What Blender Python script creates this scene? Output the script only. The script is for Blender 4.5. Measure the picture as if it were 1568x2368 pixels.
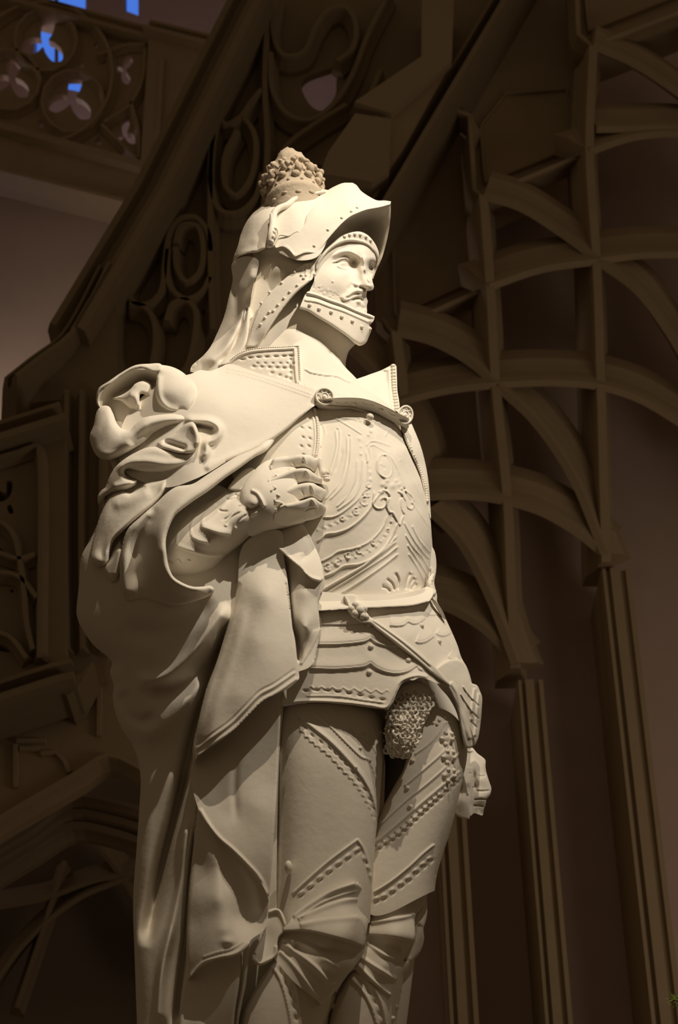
import bpy, math, random
import numpy as np
from mathutils import Vector, Matrix
from mathutils.geometry import delaunay_2d_cdt

random.seed(7); np.random.seed(7)
for _o in list(bpy.data.objects):
    bpy.data.objects.remove(_o)
SC = bpy.context.scene
COL = SC.collection

# ------------------------------------------------------------------ camera
W, H = 1568, 2368
F = 4300.0                                   # focal length in pixels
PITCH = math.atan(F / 7192.0)
ROLL = math.atan(194 / 7192.0)
EYE = np.array([0.0, 0.0, 1.6])
Y0 = 3.0                                     # distance of the statue's own vertical plane
S = 3.5 / F                                  # metres per unit of relief at the statue
cp, sp_ = math.cos(PITCH), math.sin(PITCH)
FWD = np.array([0, cp, sp_]); R0 = np.array([1.0, 0, 0]); U0 = np.array([0, -sp_, cp])
RT = R0 * math.cos(ROLL) - U0 * math.sin(ROLL)
UP = U0 * math.cos(ROLL) + R0 * math.sin(ROLL)

cam_d = bpy.data.cameras.new('camera')
cam = bpy.data.objects.new('camera', cam_d); COL.objects.link(cam)
cam_d.sensor_fit = 'VERTICAL'; cam_d.sensor_height = 36.0; cam_d.sensor_width = 36.0 * W / H
cam_d.lens = F * 36.0 / H
cam_d.clip_end = 100
m = Matrix.Identity(4)
for i in range(3):
    m[i][0] = RT[i]; m[i][1] = UP[i]; m[i][2] = -FWD[i]; m[i][3] = EYE[i]
cam.matrix_world = m
cam_d.dof.use_dof = True
cam_d.dof.focus_distance = 3.55
cam_d.dof.aperture_fstop = 8.0
SC.camera = cam

# ------------------------------------------------------------------ light
SC.view_settings.view_transform = 'Standard'
SC.view_settings.look = 'None'
SC.view_settings.gamma = 1.0
SC.view_settings.exposure = 0.0
SC.view_settings.use_curve_mapping = False
world = bpy.data.worlds.new('world'); SC.world = world
world.use_nodes = True
world.node_tree.nodes['Background'].inputs[0].default_value = (1.0, 0.69, 0.40, 1)
world.node_tree.nodes['Background'].inputs[1].default_value = 0.072

def aim(o, target):
    d = Vector(target) - o.location
    o.rotation_euler = d.to_track_quat('-Z', 'Y').to_euler()

def spot(name, loc, target, power, color, size_deg, blend, radius):
    l = bpy.data.lights.new(name, 'SPOT'); l.energy = power; l.color = color
    l.spot_size = math.radians(size_deg); l.spot_blend = blend; l.shadow_soft_size = radius
    o = bpy.data.objects.new(name, l); COL.objects.link(o); o.location = loc; aim(o, target); return o

def area(name, loc, target, power, color, sx, sy):
    l = bpy.data.lights.new(name, 'AREA'); l.energy = power; l.color = color
    l.shape = 'RECTANGLE'; l.size = sx; l.size_y = sy
    o = bpy.data.objects.new(name, l); COL.objects.link(o); o.location = loc; aim(o, target); return o

spot('key_spotlight', (1.75, 0.9, 5.75), (0.20, 2.85, 3.86), 420, (1.0, 0.885, 0.725), 31, 1.0, 0.02)
spot('front_spotlight', (0.45, 1.15, 5.95), (0.04, 2.85, 3.65), 215, (1.0, 0.835, 0.63), 44, 1.0, 0.02)
area('vault_fill_light', (2.7, 4.5, 3.0), (1.0, 6.8, 5.7), 9.5, (1.0, 0.78, 0.56), 1.6, 1.0)  # unseen fill added to brighten the vault and pilasters, no fixture there
area('balcony_fill_light', (-2.5, 7.5, 6.7), (-0.9, 8.3, 6.9), 5, (1.0, 0.80, 0.62), .8, .8).data.spread = math.radians(120)  # added fill out of view at the left, lifts balcony and wall below
area('back_wall_fill_light', (-3.4, 9.1, 8.7), (-1.2, 10.0, 7.5), 60, (0.84, 0.74, 0.95), 1.8, 1.8)  # added mauve fill inside the hall, brightens the back wall around the windows

# ------------------------------------------------------------------ materials
def material(name, col, rough=0.85, bump=0.0, bscale=40.0, mottled=0.06, emit=None, estr=0.0, spec=0.25):
    mt = bpy.data.materials.new(name); mt.use_nodes = True
    nt = mt.node_tree; bs = nt.nodes['Principled BSDF']
    bs.inputs['Roughness'].default_value = rough
    bs.inputs['Specular IOR Level'].default_value = spec
    tc = nt.nodes.new('ShaderNodeTexCoord')
    nz = nt.nodes.new('ShaderNodeTexNoise'); nz.inputs['Scale'].default_value = 7.0; nz.inputs['Detail'].default_value = 5
    nt.links.new(tc.outputs['Object'], nz.inputs['Vector'])
    mp = nt.nodes.new('ShaderNodeMix'); mp.data_type = 'RGBA'
    mp.inputs[6].default_value = (*[c * (1 - mottled) for c in col], 1)
    mp.inputs[7].default_value = (*[min(1, c * (1 + mottled)) for c in col], 1)
    nt.links.new(nz.outputs['Fac'], mp.inputs[0])
    nt.links.new(mp.outputs[2], bs.inputs['Base Color'])
    if bump:
        n2 = nt.nodes.new('ShaderNodeTexNoise'); n2.inputs['Scale'].default_value = bscale; n2.inputs['Detail'].default_value = 6
        nt.links.new(tc.outputs['Object'], n2.inputs['Vector'])
        b = nt.nodes.new('ShaderNodeBump'); b.inputs['Strength'].default_value = bump; b.inputs['Distance'].default_value = 0.004
        nt.links.new(n2.outputs['Fac'], b.inputs['Height']); nt.links.new(b.outputs['Normal'], bs.inputs['Normal'])
    if emit:
        bs.inputs['Emission Color'].default_value = (*emit, 1); bs.inputs['Emission Strength'].default_value = estr
    return mt

M_PLASTER = material('white_plaster', (0.80, 0.75, 0.66), 0.9, 0.18, 60, 0.03, spec=0.15)
M_OLDPL = material('weathered_dimmed_plaster', (0.52, 0.44, 0.34), 0.95, 0.5, 90, 0.12, spec=0.1)  # wear plus the dimming at the spotlight's edge, both put into the colour
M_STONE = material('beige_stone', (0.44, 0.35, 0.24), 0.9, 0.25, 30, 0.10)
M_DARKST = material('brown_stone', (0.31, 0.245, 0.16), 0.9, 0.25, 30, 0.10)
M_WALL = material('mauve_wall_plaster', (0.60, 0.48, 0.44), 0.92, 0.15, 25, 0.08)
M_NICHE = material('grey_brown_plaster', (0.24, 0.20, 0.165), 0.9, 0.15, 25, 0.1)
M_FLOOR = material('floor_stone', (0.30, 0.25, 0.2), 0.6, 0.1, 12, 0.1)
M_PANE = material('dusk_blue_glass', (0.05, 0.1, 0.3), 0.2, emit=(0.07, 0.20, 0.75), estr=0.9)
M_NEEDLE = material('green_needles', (0.34, 0.46, 0.12), 0.6, mottled=0.3)
M_BARK = material('brown_bark', (0.14, 0.09, 0.05), 0.9, 0.4, 30)
M_POT = material('terracotta', (0.40, 0.18, 0.09), 0.85, 0.1)
M_WEB = material('cobweb_silk', (0.6, 0.6, 0.6), 0.7)

# ------------------------------------------------------------------ geometry library
def at(px, py, b=0.0, Y=None):
    """point(s) of the real place seen at a pixel, on the vertical plane b units in front of the statue's plane"""
    px = np.asarray(px, float); py = np.asarray(py, float)
    x = (px - W / 2) / F; y = (H / 2 - py) / F
    d = FWD[None] + x.reshape(-1, 1) * RT[None] + y.reshape(-1, 1) * UP[None]
    Yp = (Y0 - np.broadcast_to(np.asarray(b, float), px.shape).reshape(-1) * S) if Y is None else np.broadcast_to(np.asarray(Y, float), px.shape).reshape(-1)
    return EYE[None] + d * (Yp / d[:, 1])[:, None]

def crop(x0, y0, s):
    return lambda *pts: [(x0 + p[0] / s, y0 + p[1] / s) + tuple(p[2:]) for p in pts]
c1 = crop(500, 320, 3.409); c2 = crop(160, 780, 2.45); c3 = crop(600, 780, 3.409)
c4 = crop(600, 1320, 2.7034); c5 = crop(160, 1350, 2.3267); c6 = crop(500, 1800, 2.306)
cf = crop(700, 500, 7.127); cg = crop(540, 1020, 6.03); ch = crop(960, 1500, 5.15)

def resample(P, step, closed=False, smooth=True):
    """Catmull-Rom through the points; a point given twice in a row is a corner"""
    P = [np.array(p[:2] if len(p) < 3 else p, float) for p in P]
    dim = min(len(p) for p in P); P = [p[:dim] for p in P]
    if closed:
        k = next((i for i in range(len(P)) if np.allclose(P[i], P[(i + 1) % len(P)])), None)
        if k is not None: P = P[k + 1:] + P[:k + 1]
        P = P + [P[0]] if not np.allclose(P[0], P[-1]) else P
        wrap = k is None
    runs = []; cur = [P[0]]
    for p in P[1:]:
        if np.allclose(p, cur[-1]):
            if len(cur) > 1: runs.append(cur)
            cur = [p]
        else: cur.append(p)
    if len(cur) > 1: runs.append(cur)
    out = []
    for r in runs:
        n = len(r)
        for i in range(n - 1):
            a, b = r[i], r[i + 1]
            wr = closed and wrap and len(runs) == 1
            p0 = r[i - 1] if i > 0 else (r[-2] if wr else 2 * a - b)
            p3 = r[i + 2] if i + 2 < n else (r[1] if wr else 2 * b - a)
            L = np.linalg.norm((b - a)[:2]); k = max(1, int(round(L / step)))
            for j in range(k):
                t = j / k
                if smooth:
                    l0 = max(1e-6, np.linalg.norm((a - p0)[:2])); l1 = max(1e-6, L); l2 = max(1e-6, np.linalg.norm((p3 - b)[:2]))
                    m1 = (b - a) * .5 + (a - p0) * (.5 * min(1.5, l1 / l0)); m2 = (b - a) * .5 + (p3 - b) * (.5 * min(1.5, l1 / l2))
                    t2, t3 = t * t, t ** 3
                    out.append((2 * t3 - 3 * t2 + 1) * a + (t3 - 2 * t2 + t) * m1 + (-2 * t3 + 3 * t2) * b + (t3 - t2) * m2)
                else: out.append(a + (b - a) * t)
        if not closed and r is runs[-1]: out.append(r[-1])
    return np.array(out)

def seg_dist(P, L, closed=False):
    """distance, arc parameter 0..1 and side of each point to a polyline"""
    A = L if closed else L[:-1]; B = np.roll(L, -1, 0) if closed else L[1:]
    D = B - A; l2 = (D ** 2).sum(1) + 1e-12; ln = np.sqrt(l2)
    cum = np.concatenate([[0], np.cumsum(ln)]); tot = cum[-1]
    best = np.full(len(P), 1e18); par = np.zeros(len(P)); side = np.zeros(len(P))
    for i in range(len(A)):
        w = P - A[i]
        t = np.clip((w @ D[i]) / l2[i], 0, 1)
        q = w - t[:, None] * D[i]
        d = (q ** 2).sum(1)
        mk = d < best
        best[mk] = d[mk]; par[mk] = (cum[i] + t[mk] * ln[i]) / tot
        side[mk] = (D[i][0] * w[mk, 1] - D[i][1] * w[mk, 0])
    return np.sqrt(best), par, side

def inside(P, L):
    r = np.zeros(len(P), bool)
    x, y = P[:, 0], P[:, 1]
    for i in range(len(L)):
        x1, y1 = L[i]; x2, y2 = L[(i + 1) % len(L)]
        if y1 == y2: continue
        c = ((y1 > y) != (y2 > y)) & (x < (x2 - x1) * (y - y1) / (y2 - y1) + x1)
        r ^= c
    return r

class TPS:
    def __init__(s, C):
        C = np.array(C, float); s.p = C[:, :2]; n = len(C)
        K = s.k(s.p, s.p) + np.eye(n) * 1e-3
        Q = np.c_[np.ones(n), s.p / 100]
        A = np.zeros((n + 3, n + 3)); A[:n, :n] = K; A[:n, n:] = Q; A[n:, :n] = Q.T
        s.w = np.linalg.lstsq(A, np.r_[C[:, 2], 0, 0, 0], rcond=None)[0]; s.n = n
    @staticmethod
    def k(a, b):
        r2 = ((a[:, None] / 100 - b[None] / 100) ** 2).sum(2)
        return r2 * np.log(r2 + 1e-12) * .5
    def __call__(s, P):
        out = np.empty(len(P))
        for i in range(0, len(P), 20000):
            q = P[i:i + 20000]
            out[i:i + 20000] = s.k(q, s.p) @ s.w[:s.n] + np.c_[np.ones(len(q)), q / 100] @ s.w[s.n:]
        return out

class Round:
    """barrel base: rows of (y, x left, x right, depth of the edges, bulge), squarish exponent"""
    def __init__(s, rows, p=2.4, lean=0.0):
        r = np.array(sorted(rows), float); y = np.arange(r[0, 0] - 90, r[-1, 0] + 90, 4.0)
        k = np.hanning(43); k /= k.sum()
        yy = np.pad(y, 21, mode='reflect', reflect_type='odd')
        s.r = np.c_[y, *[np.convolve(np.interp(yy, r[:, 0], r[:, i]), k, 'valid') for i in range(1, 5)]]; s.pw = p; s.lean = lean
    def __call__(s, P):
        y = P[:, 1]; g = [np.interp(y, s.r[:, 0], s.r[:, k]) for k in range(1, 5)]
        u = (P[:, 0] - (g[0] + g[1]) / 2) / ((g[1] - g[0]) / 2)
        v = np.clip(np.abs(u), 0, 1)
        o = np.where(np.abs(u) > 1, (np.abs(u) - 1) * 60, 0)
        return g[2] + g[3] * (1 - v ** s.pw) ** (1 / s.pw) - o + s.lean * u

class Acc:
    """collects verts / faces of ONE part"""
    def __init__(s): s.v = []; s.f = []; s.n = 0; s.flat = []
    def add(s, V, Fc, flat=False):
        V = np.asarray(V, float); s.v.append(V); o = s.n
        s.f.extend([tuple(int(i) + o for i in f) for f in Fc]); s.flat.extend([flat] * len(Fc)); s.n += len(V)
        return s
    def blob(s, px, py, b, rx, ry=None, rb=None, ang=0.0, Y=None, n=8, sc=None):
        """rounded lump, radii in relief units: across, along the image up, towards the camera"""
        ry = rx if ry is None else ry; rb = min(rx, ry) if rb is None else rb
        u = S if sc is None else sc
        c = at([px], [py], b, Y)[0]; V = []; Fc = []
        ca, sa = math.cos(ang), math.sin(ang)
        for i in range(n + 1):
            th = math.pi * i / n
            for j in range(2 * n):
                ph = math.pi * j / n
                X = math.sin(th) * math.cos(ph) * rx; Yy = math.sin(th) * math.sin(ph) * ry; Z = math.cos(th) * rb
                X, Yy = X * ca - Yy * sa, X * sa + Yy * ca
                V.append(c + (X * RT + Yy * UP - Z * FWD) * u)
        for i in range(n):
            for j in range(2 * n):
                k = (j + 1) % (2 * n)
                Fc.append((i * 2 * n + j, (i + 1) * 2 * n + j, (i + 1) * 2 * n + k, i * 2 * n + k))
        return s.add(V, Fc)
    def tubew(s, Wp, r, n=8, caps=True, twist=None, flatten=1.0):
        """sweep a circle along world points"""
        Wp = np.asarray(Wp, float); k = len(Wp)
        r = np.broadcast_to(np.asarray(r, float), (k,))
        T = np.gradient(Wp, axis=0); T /= np.linalg.norm(T, axis=1)[:, None] + 1e-12
        N = np.zeros_like(T); ref = -FWD
        V = []
        for i in range(k):
            a = ref - T[i] * (ref @ T[i])
            if np.linalg.norm(a) < 1e-4: a = UP - T[i] * (UP @ T[i])
            a /= np.linalg.norm(a); bb = np.cross(T[i], a)
            for j in range(n):
                ph = 2 * math.pi * j / n
                rr = r[i]
                if twist: rr = r[i] * (1 + .16 * math.cos(2 * ph - twist * i))
                V.append(Wp[i] + (a * math.cos(ph) * flatten + bb * math.sin(ph)) * rr)
        Fc = [(i * n + j, i * n + (j + 1) % n, (i + 1) * n + (j + 1) % n, (i + 1) * n + j) for i in range(k - 1) for j in range(n)]
        if caps: Fc += [tuple(range(n))[::-1], tuple((k - 1) * n + j for j in range(n))]
        return s.add(V, Fc)
    def tube(s, pts, r, step=5, n=8, smooth=True, twist=None, flatten=1.0):
        """pts: (px, py, b[, radius]); radius in relief units"""
        L = resample(pts, step, smooth=smooth)
        rr = L[:, 3] if L.shape[1] > 3 else np.full(len(L), float(r))
        return s.tubew(at(L[:, 0], L[:, 1], L[:, 2]), rr * S, n, True, twist, flatten)
    def box(s, x0, x1, y0, y1, z0, z1):
        V = [(x, y, z) for x in (x0, x1) for y in (y0, y1) for z in (z0, z1)]
        return s.add(V, [(0, 1, 3, 2), (4, 6, 7, 5), (0, 4, 5, 1), (2, 3, 7, 6), (0, 2, 6, 4), (1, 5, 7, 3)], True)
    def make(s, name, mat, parent=None, smooth=True, loc=None):
        me = bpy.data.meshes.new(name)
        V = np.concatenate(s.v); o = np.zeros(3)
        if parent is not None:
            p = parent
            while p is not None: o = o + np.array(p.location); p = p.parent
        if loc is not None: o = o + np.array(loc)
        me.from_pydata((V - o).tolist(), [], s.f)
        if smooth: me.polygons.foreach_set('use_smooth', [not q for q in s.flat])
        me.materials.append(mat); me.update()
        ob = bpy.data.objects.new(name, me); COL.objects.link(ob)
        if parent is not None: ob.parent = parent
        if loc is not None: ob.location = loc
        return ob

class Relief:
    """a carved solid: outline, depth from control points, rounded edges, ridges, bumps, then a real thickness"""
    def __init__(s, outline, ctrl, step=3.0, smooth=True, thick=40.0, holes=()):
        s.step = step; s.thick = thick
        s.L = resample(outline, step, closed=True, smooth=smooth)
        s.base = ctrl if isinstance(ctrl, Round) else TPS(ctrl) if len(ctrl) > 2 else None
        s.c0 = 0
        s.ops = []; s.extra = []; s.warp = []
    def roll(s, r, depth=None, line=None):
        L = s.L if line is None else resample(line, s.step * 2)
        cl = line is None; depth = r if depth is None else depth
        def f(P):
            d, _, _ = seg_dist(P, L if not cl else L[::2], cl)
            t = np.clip(d / r, 0, 1)
            return -depth * (1 - np.sqrt(np.clip(1 - (1 - t) ** 2, 0, 1)))
        s.ops.append(f); return s
    def ridge(s, line, w, h, w2=None, taper=0.15, kind='g', smooth=True):
        """w: width on the left/upper side (line drawn left to right), w2: on the right/lower side"""
        L = resample(line, max(4.0, s.step), smooth=smooth); w2 = w if w2 is None else w2
        mw = 3 * max(w, w2)
        lo = L[:, :2].min(0) - mw; hi = L[:, :2].max(0) + mw
        def f(P):
            out = np.zeros(len(P))
            mk = ((P > lo) & (P < hi)).all(1)
            if not mk.any(): return out
            d, t, sd = seg_dist(P[mk], L)
            ww = np.where(sd < 0, w, w2)
            if kind == 'g': g = np.exp(-(d / ww) ** 2)
            elif kind == 'r': g = np.sqrt(np.clip(1 - (d / ww) ** 2, 0, 1))
            else: g = np.clip(1 - d / ww, 0, 1)
            if taper > 0:
                e = np.clip(np.minimum(t, 1 - t) / taper, 0, 1); g = g * (e * e * (3 - 2 * e))
            out[mk] = h * g
            return out
        s.ops.append(f); return s
    def bump(s, x, y, r, h, ry=None, ang=0.0):
        ry = r if ry is None else ry; ca, sa = math.cos(ang), math.sin(ang)
        def f(P):
            dx = P[:, 0] - x; dy = P[:, 1] - y
            u = (dx * ca + dy * sa) / r; v = (-dx * sa + dy * ca) / ry
            return h * np.exp(-(u * u + v * v))
        s.ops.append(f); return s
    def fn(s, f): s.ops.append(f); return s
    def h(s, P):
        P = np.asarray(P, float).reshape(-1, 2)
        b = s.base(P) if s.base is not None else np.full(len(P), float(s.c0))
        for f in s.ops: b = b + f(P)
        return b
    def into(s, acc):
        L = s.L; st = s.step
        lo, hi = L.min(0), L.max(0)
        xs = np.arange(lo[0], hi[0], st); ys = np.arange(lo[1], hi[1], st * .87)
        gx, gy = np.meshgrid(xs, ys); gx = gx + (np.arange(len(ys)) % 2)[:, None] * st * .5
        G = np.c_[gx.ravel(), gy.ravel()]
        G = G[inside(G, L)]
        if len(G):
            d, _, _ = seg_dist(G, L, True); G = G[d > st * .55]
        A = np.concatenate([L, G]); n = len(L)
        vs, es, fs, *_ = delaunay_2d_cdt([Vector(p) for p in A], [(i, (i + 1) % n) for i in range(n)], [], 1, 1e-4)
        P = np.array([(v[0], v[1]) for v in vs]); b = s.h(P)
        acc.add(at(P[:, 0], P[:, 1], b), [tuple(f) for f in fs])
        # side wall and back
        cnt = {}
        for f in fs:
            for i in range(len(f)):
                e = (f[i], f[(i + 1) % len(f)]); cnt[e] = cnt.get(e, 0) + 1
        bd = [e for e in cnt if (e[1], e[0]) not in cnt]
        bb = b - s.thick
        Fr = at(P[:, 0], P[:, 1], b); Bk = at(P[:, 0], P[:, 1], bb)
        ids = sorted({i for e in bd for i in e}); mp = {v: k for k, v in enumerate(ids)}; q = len(ids)
        acc.add(np.concatenate([Fr[ids], Bk[ids]]), [(mp[e[1]], mp[e[0]], mp[e[0]] + q, mp[e[1]] + q) for e in bd])
        acc.add(Bk, [tuple(f)[::-1] for f in fs])
        for ex in s.extra: ex(acc)
        return s
    # things lying on the surface
    def cord(s, line, r, lift=0.3, step=None, twist=None, n=6, flatten=1.0):
        def g(acc):
            L = resample(line, step or max(2.0, r))[:, :2]
            b = s.h(L) + r * lift
            acc.tubew(at(L[:, 0], L[:, 1], b), r * S, n, True, twist, flatten)
        s.extra.append(g); return s
    def studs(s, pts, r, rb=None, lift=0.0):
        def g(acc):
            for p in pts:
                b = s.h([p[:2]])[0]
                acc.blob(p[0], p[1], b + lift, r, r, rb or r, n=5)
        s.extra.append(g); return s
    def chain(s, line, spacing, r, ry=None, rb=None):
        L = resample(line, spacing)[:, :2]
        T = np.gradient(L, axis=0)
        def g(acc):
            bs = s.h(L)
            for p, t, b in zip(L, T, bs):
                acc.blob(p[0], p[1], b, r, ry or r, rb or r, ang=math.atan2(-t[1], t[0]), n=4)
        s.extra.append(g); return s

def tag(o, label=None, cat=None, group=None, kind=None):
    if label: o['label'] = label
    if cat: o['category'] = cat
    if group: o['group'] = group
    if kind: o['kind'] = kind
    return o

def empty(name, loc):
    o = bpy.data.objects.new(name, None); COL.objects.link(o); o.location = loc; o.empty_display_size = .1
    return o

# ================================================================== THE HALL
def plate(acc, outline, Y, thick, holes=(), smooth=False, step=40):
    """flat slab standing at distance Y, its outline given by what one sees; holes cut right through"""
    loops = [resample(outline, step, closed=True, smooth=smooth)] + [resample(h, 6, closed=True) for h in holes]
    P = np.concatenate(loops); E = []; o = 0
    for l in loops:
        E += [(o + i, o + (i + 1) % len(l)) for i in range(len(l))]; o += len(l)
    vs, es, fs, *_ = delaunay_2d_cdt([Vector(p) for p in P], E, [], 1, 1e-4)
    V = np.array([(v[0], v[1]) for v in vs])
    keep = []
    for f in fs:
        c = V[list(f)].mean(0)[None]
        if inside(c, loops[0])[0] and not any(inside(c, l)[0] for l in loops[1:]): keep.append(tuple(f))
    A = at(V[:, 0], V[:, 1], Y=Y); B = A + np.array([0, thick, 0])
    cnt = set()
    for f in keep:
        for i in range(len(f)): cnt.add((f[i], f[(i + 1) % len(f)]))
    bd = [e for e in cnt if (e[1], e[0]) not in cnt]; n = len(V)
    acc.add(np.concatenate([A, B]), keep + [tuple(i + n for i in f)[::-1] for f in keep] + [(e[1], e[0], e[0] + n, e[1] + n) for e in bd], True)
    return acc

def beam(acc, pts, prof, back=(0.1, 0.55, 0.83), step=25, smooth=True):
    """moulded bar along (px, py, Y); prof: list of (across, depth) in metres, depth grows away from the viewer"""
    L = resample(pts, step, smooth=smooth)
    Wp = at(L[:, 0], L[:, 1], Y=L[:, 2])
    T = np.gradient(Wp, axis=0); T /= np.linalg.norm(T, axis=1)[:, None] + 1e-12
    bk = np.array(back, float); bk /= np.linalg.norm(bk)
    n = len(prof); V = []
    for i in range(len(Wp)):
        d = bk - T[i] * (bk @ T[i]); d /= np.linalg.norm(d) + 1e-9
        a = np.cross(T[i], d)
        for u, w in prof: V.append(Wp[i] + a * u + d * w)
    k = len(Wp)
    Fc = [(i * n + j, i * n + (j + 1) % n, (i + 1) * n + (j + 1) % n, (i + 1) * n + j) for i in range(k - 1) for j in range(n)]
    Fc += [tuple(range(n))[::-1], tuple((k - 1) * n + j for j in range(n))]
    acc.add(V, Fc, True); return acc

def rib_prof(w, d):     # hollow-chamfered rib with a narrow nose
    h = w / 2
    return [(-h * .3, 0), (h * .3, 0), (h * .42, d * .12), (h * .5, d * .30), (h * .75, d * .48), (h, d * .6), (h, d), (-h, d), (-h, d * .6), (-h * .75, d * .48), (-h * .5, d * .30), (-h * .42, d * .12)]
def bar_prof(w, d):
    h = w / 2
    return [(-h, d * .2), (-h * .8, 0), (h * .8, 0), (h, d * .2), (h, d), (-h, d)]
def rail_prof(w, d):
    h = w / 2
    return [(-h, .25 * d), (-h * .9, .05 * d), (-h * .6, 0), (-h * .2, .12 * d), (-h * .1, .3 * d), (h * .35, .3 * d), (h * .5, .15 * d), (h * .8, .15 * d), (h, .35 * d), (h, d), (-h, d)]

def struct(name, acc, mat):
    o = acc.make(name, mat); o['kind'] = 'structure'; return o

struct('floor', Acc().box(-9, 9, -4, 11, -.2, 0), M_FLOOR)
struct('ceiling', Acc().box(-9, 9, 4.5, 11, 13, 13.2), M_WALL)
# far wall with two window openings
wall = Acc()
plate(wall, [(-1500, -1400), (2600, -1400), (2600, 3600), (-1500, 3600)], 10.0, .3,
      holes=[[(78, -260), (78, -260), (198, -240), (198, -240), (198, 215), (198, 215), (78, 190), (78, 190)],
             [(288, -260), (288, -260), (320, -250), (320, -250), (320, 36), (320, 36), (288, 24), (288, 24)]])
struct('wall_back', wall, M_WALL)
for i, poly in enumerate(([(70, -270), (206, -250), (206, 225), (70, 195)], [(280, -270), (328, -255), (328, 44), (280, 28)])):
    w = struct('window_%d' % (i + 1), plate(Acc(), poly, 10.16, .03), M_PANE)
    fr = Acc(); q = poly + [poly[0]]
    beam(fr, [(p[0], p[1], 10.08) for pp in q for p in (pp, pp)], bar_prof(.05, .06), back=(0, 1, 0), smooth=False)
    if i == 0: beam(fr, [(60 + (70), -260, 10.1), (60 + 70, 210, 10.1)], bar_prof(.025, .03), back=(0, 1, 0))
    fr.make('window_frame', M_DARKST, w)

# wall of the hall under the far balcony
struct('wall_left', plate(Acc(), [(-1600, 30), (345, 480), (420, 1150), (420, 2600), (-1600, 2600)], 8.35, .3), M_WALL)
# wall carrying the pilasters and the vault
struct('wall_right', plate(Acc(), [(640, 900), (900, 470), (1180, 10), (1400, -330), (2300, -700), (2300, 3600), (800, 3600)], 6.95, .3), M_WALL)

# --- far balcony with trefoil tracery
def circ(x, y, r, n=14, sq=1.0, ang=0):
    return [(x + r * math.cos(2 * math.pi * i / n + ang), y + r * sq * math.sin(2 * math.pi * i / n + ang)) for i in range(n)]
def trefoil(x, y, r, ang=0.0):
    out = []
    for k in range(18):
        t = 2 * math.pi * k / 18
        rr = r * (.62 + .42 * math.cos(3 * t))
        out.append((x + rr * math.cos(t + ang), y + rr * math.sin(t + ang) * 1.15))
    return out
bal = empty('balcony_balustrade', tuple(at([160], [330], Y=8.1)[0]))
tag(bal, 'far balcony balustrade with round trefoil tracery before the blue windows', 'balustrade')
pan = Acc()
holes = [trefoil(102, 96, 54, .75), trefoil(26, 182, 50, .75), trefoil(165, 228, 56, .75), trefoil(284, 160, 32, -.9), trefoil(288, 308, 32, .6), circ(187, 149, 7, 8), circ(222, 104, 6, 8), circ(95, 285, 8, 8), circ(228, 326, 8, 8)]
plate(pan, [(-1300, -310), (342, 98), (326, 372), (-1300, -50)], 8.16, .05, holes=holes)
pan.make('tracery_panel', M_STONE, bal)
mo = Acc()
for x, y, r in ((105, 90, 72), (22, 182, 70), (168, 232, 72)):
    beam(mo, [(p[0], p[1], 8.1) for p in circ(x, y, r) + circ(x, y, r)[:1]], rib_prof(.055, .09), back=(0, 1, 0))
beam(mo, [(p[0], p[1], 8.09) for p in circ(98, 165, 162, 24) + circ(98, 165, 162, 24)[:1]], rib_prof(.06, .1), back=(0, 1, 0))
beam(mo, [(225, 125, 8.1), (300, 100, 8.1), (336, 100, 8.1)], rib_prof(.05, .08), back=(0, 1, 0))
beam(mo, [(336, 110, 8.1), (330, 180, 8.1), (300, 240, 8.1), (240, 280, 8.1)], rib_prof(.05, .08), back=(0, 1, 0))
beam(mo, [(300, 230, 8.1), (320, 300, 8.1), (320, 365, 8.1)], rib_prof(.05, .08), back=(0, 1, 0))
beam(mo, [(235, 285, 8.1), (280, 330, 8.1), (318, 365, 8.1)], rib_prof(.05, .08), back=(0, 1, 0))
mo.make('tracery_moulding', M_STONE, bal)
beam(Acc(), [(-1300, -380, 8.06), (345, 68, 8.06)], rail_prof(.13, .2), back=(0, 1, 0)).make('handrail', M_STONE, bal)
beam(Acc(), [(-1300, -70, 8.06), (332, 380, 8.06)], bar_prof(.06, .2), back=(0, 1, 0)).make('bottom_rail', M_STONE, bal)
po = Acc(); plate(po, [(345, 70), (480, 105), (520, 480), (322, 420)], 8.05, .3)
beam(po, [(375, 135, 8.03), (360, 400, 8.03)], bar_prof(.03, .04), back=(0, 1, 0))
po.make('corner_post', M_STONE, bal)
beam(Acc(), [(338, 45, 7.98), (540, 95, 7.98)], rail_prof(.13, .3), back=(0, 1, 0)).make('post_cap', M_STONE, bal)
fa = Acc(); plate(fa, [(-1300, -40), (335, 392), (330, 478), (-1300, 70)], 8.12, .25)
beam(fa, [(-1300, 62, 8.08), (345, 478, 8.08)], bar_prof(.03, .15), back=(0, 1, 0))
fa.make('fascia', M_STONE, bal)

# --- staircase running up behind the statue with flowing tracery
sb = empty('stair_balustrade', tuple(at([700], [700], Y=6.3)[0]))
tag(sb, 'dark stone stair balustrade with flowing tracery climbing diagonally behind the statue', 'balustrade')
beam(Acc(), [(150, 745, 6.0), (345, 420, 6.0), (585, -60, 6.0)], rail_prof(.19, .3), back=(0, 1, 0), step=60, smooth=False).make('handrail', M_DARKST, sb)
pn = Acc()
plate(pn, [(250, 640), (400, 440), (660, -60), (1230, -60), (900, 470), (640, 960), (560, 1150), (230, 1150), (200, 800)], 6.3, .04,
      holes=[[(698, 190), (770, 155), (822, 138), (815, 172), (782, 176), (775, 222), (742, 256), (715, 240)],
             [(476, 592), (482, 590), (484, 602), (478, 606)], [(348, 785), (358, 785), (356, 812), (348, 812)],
             [(596, 372), (606, 366), (604, 400), (596, 420)], [(604, 198), (611, 204), (606, 212)], [(880, 0), (892, -5), (889, 8)]])
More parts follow.
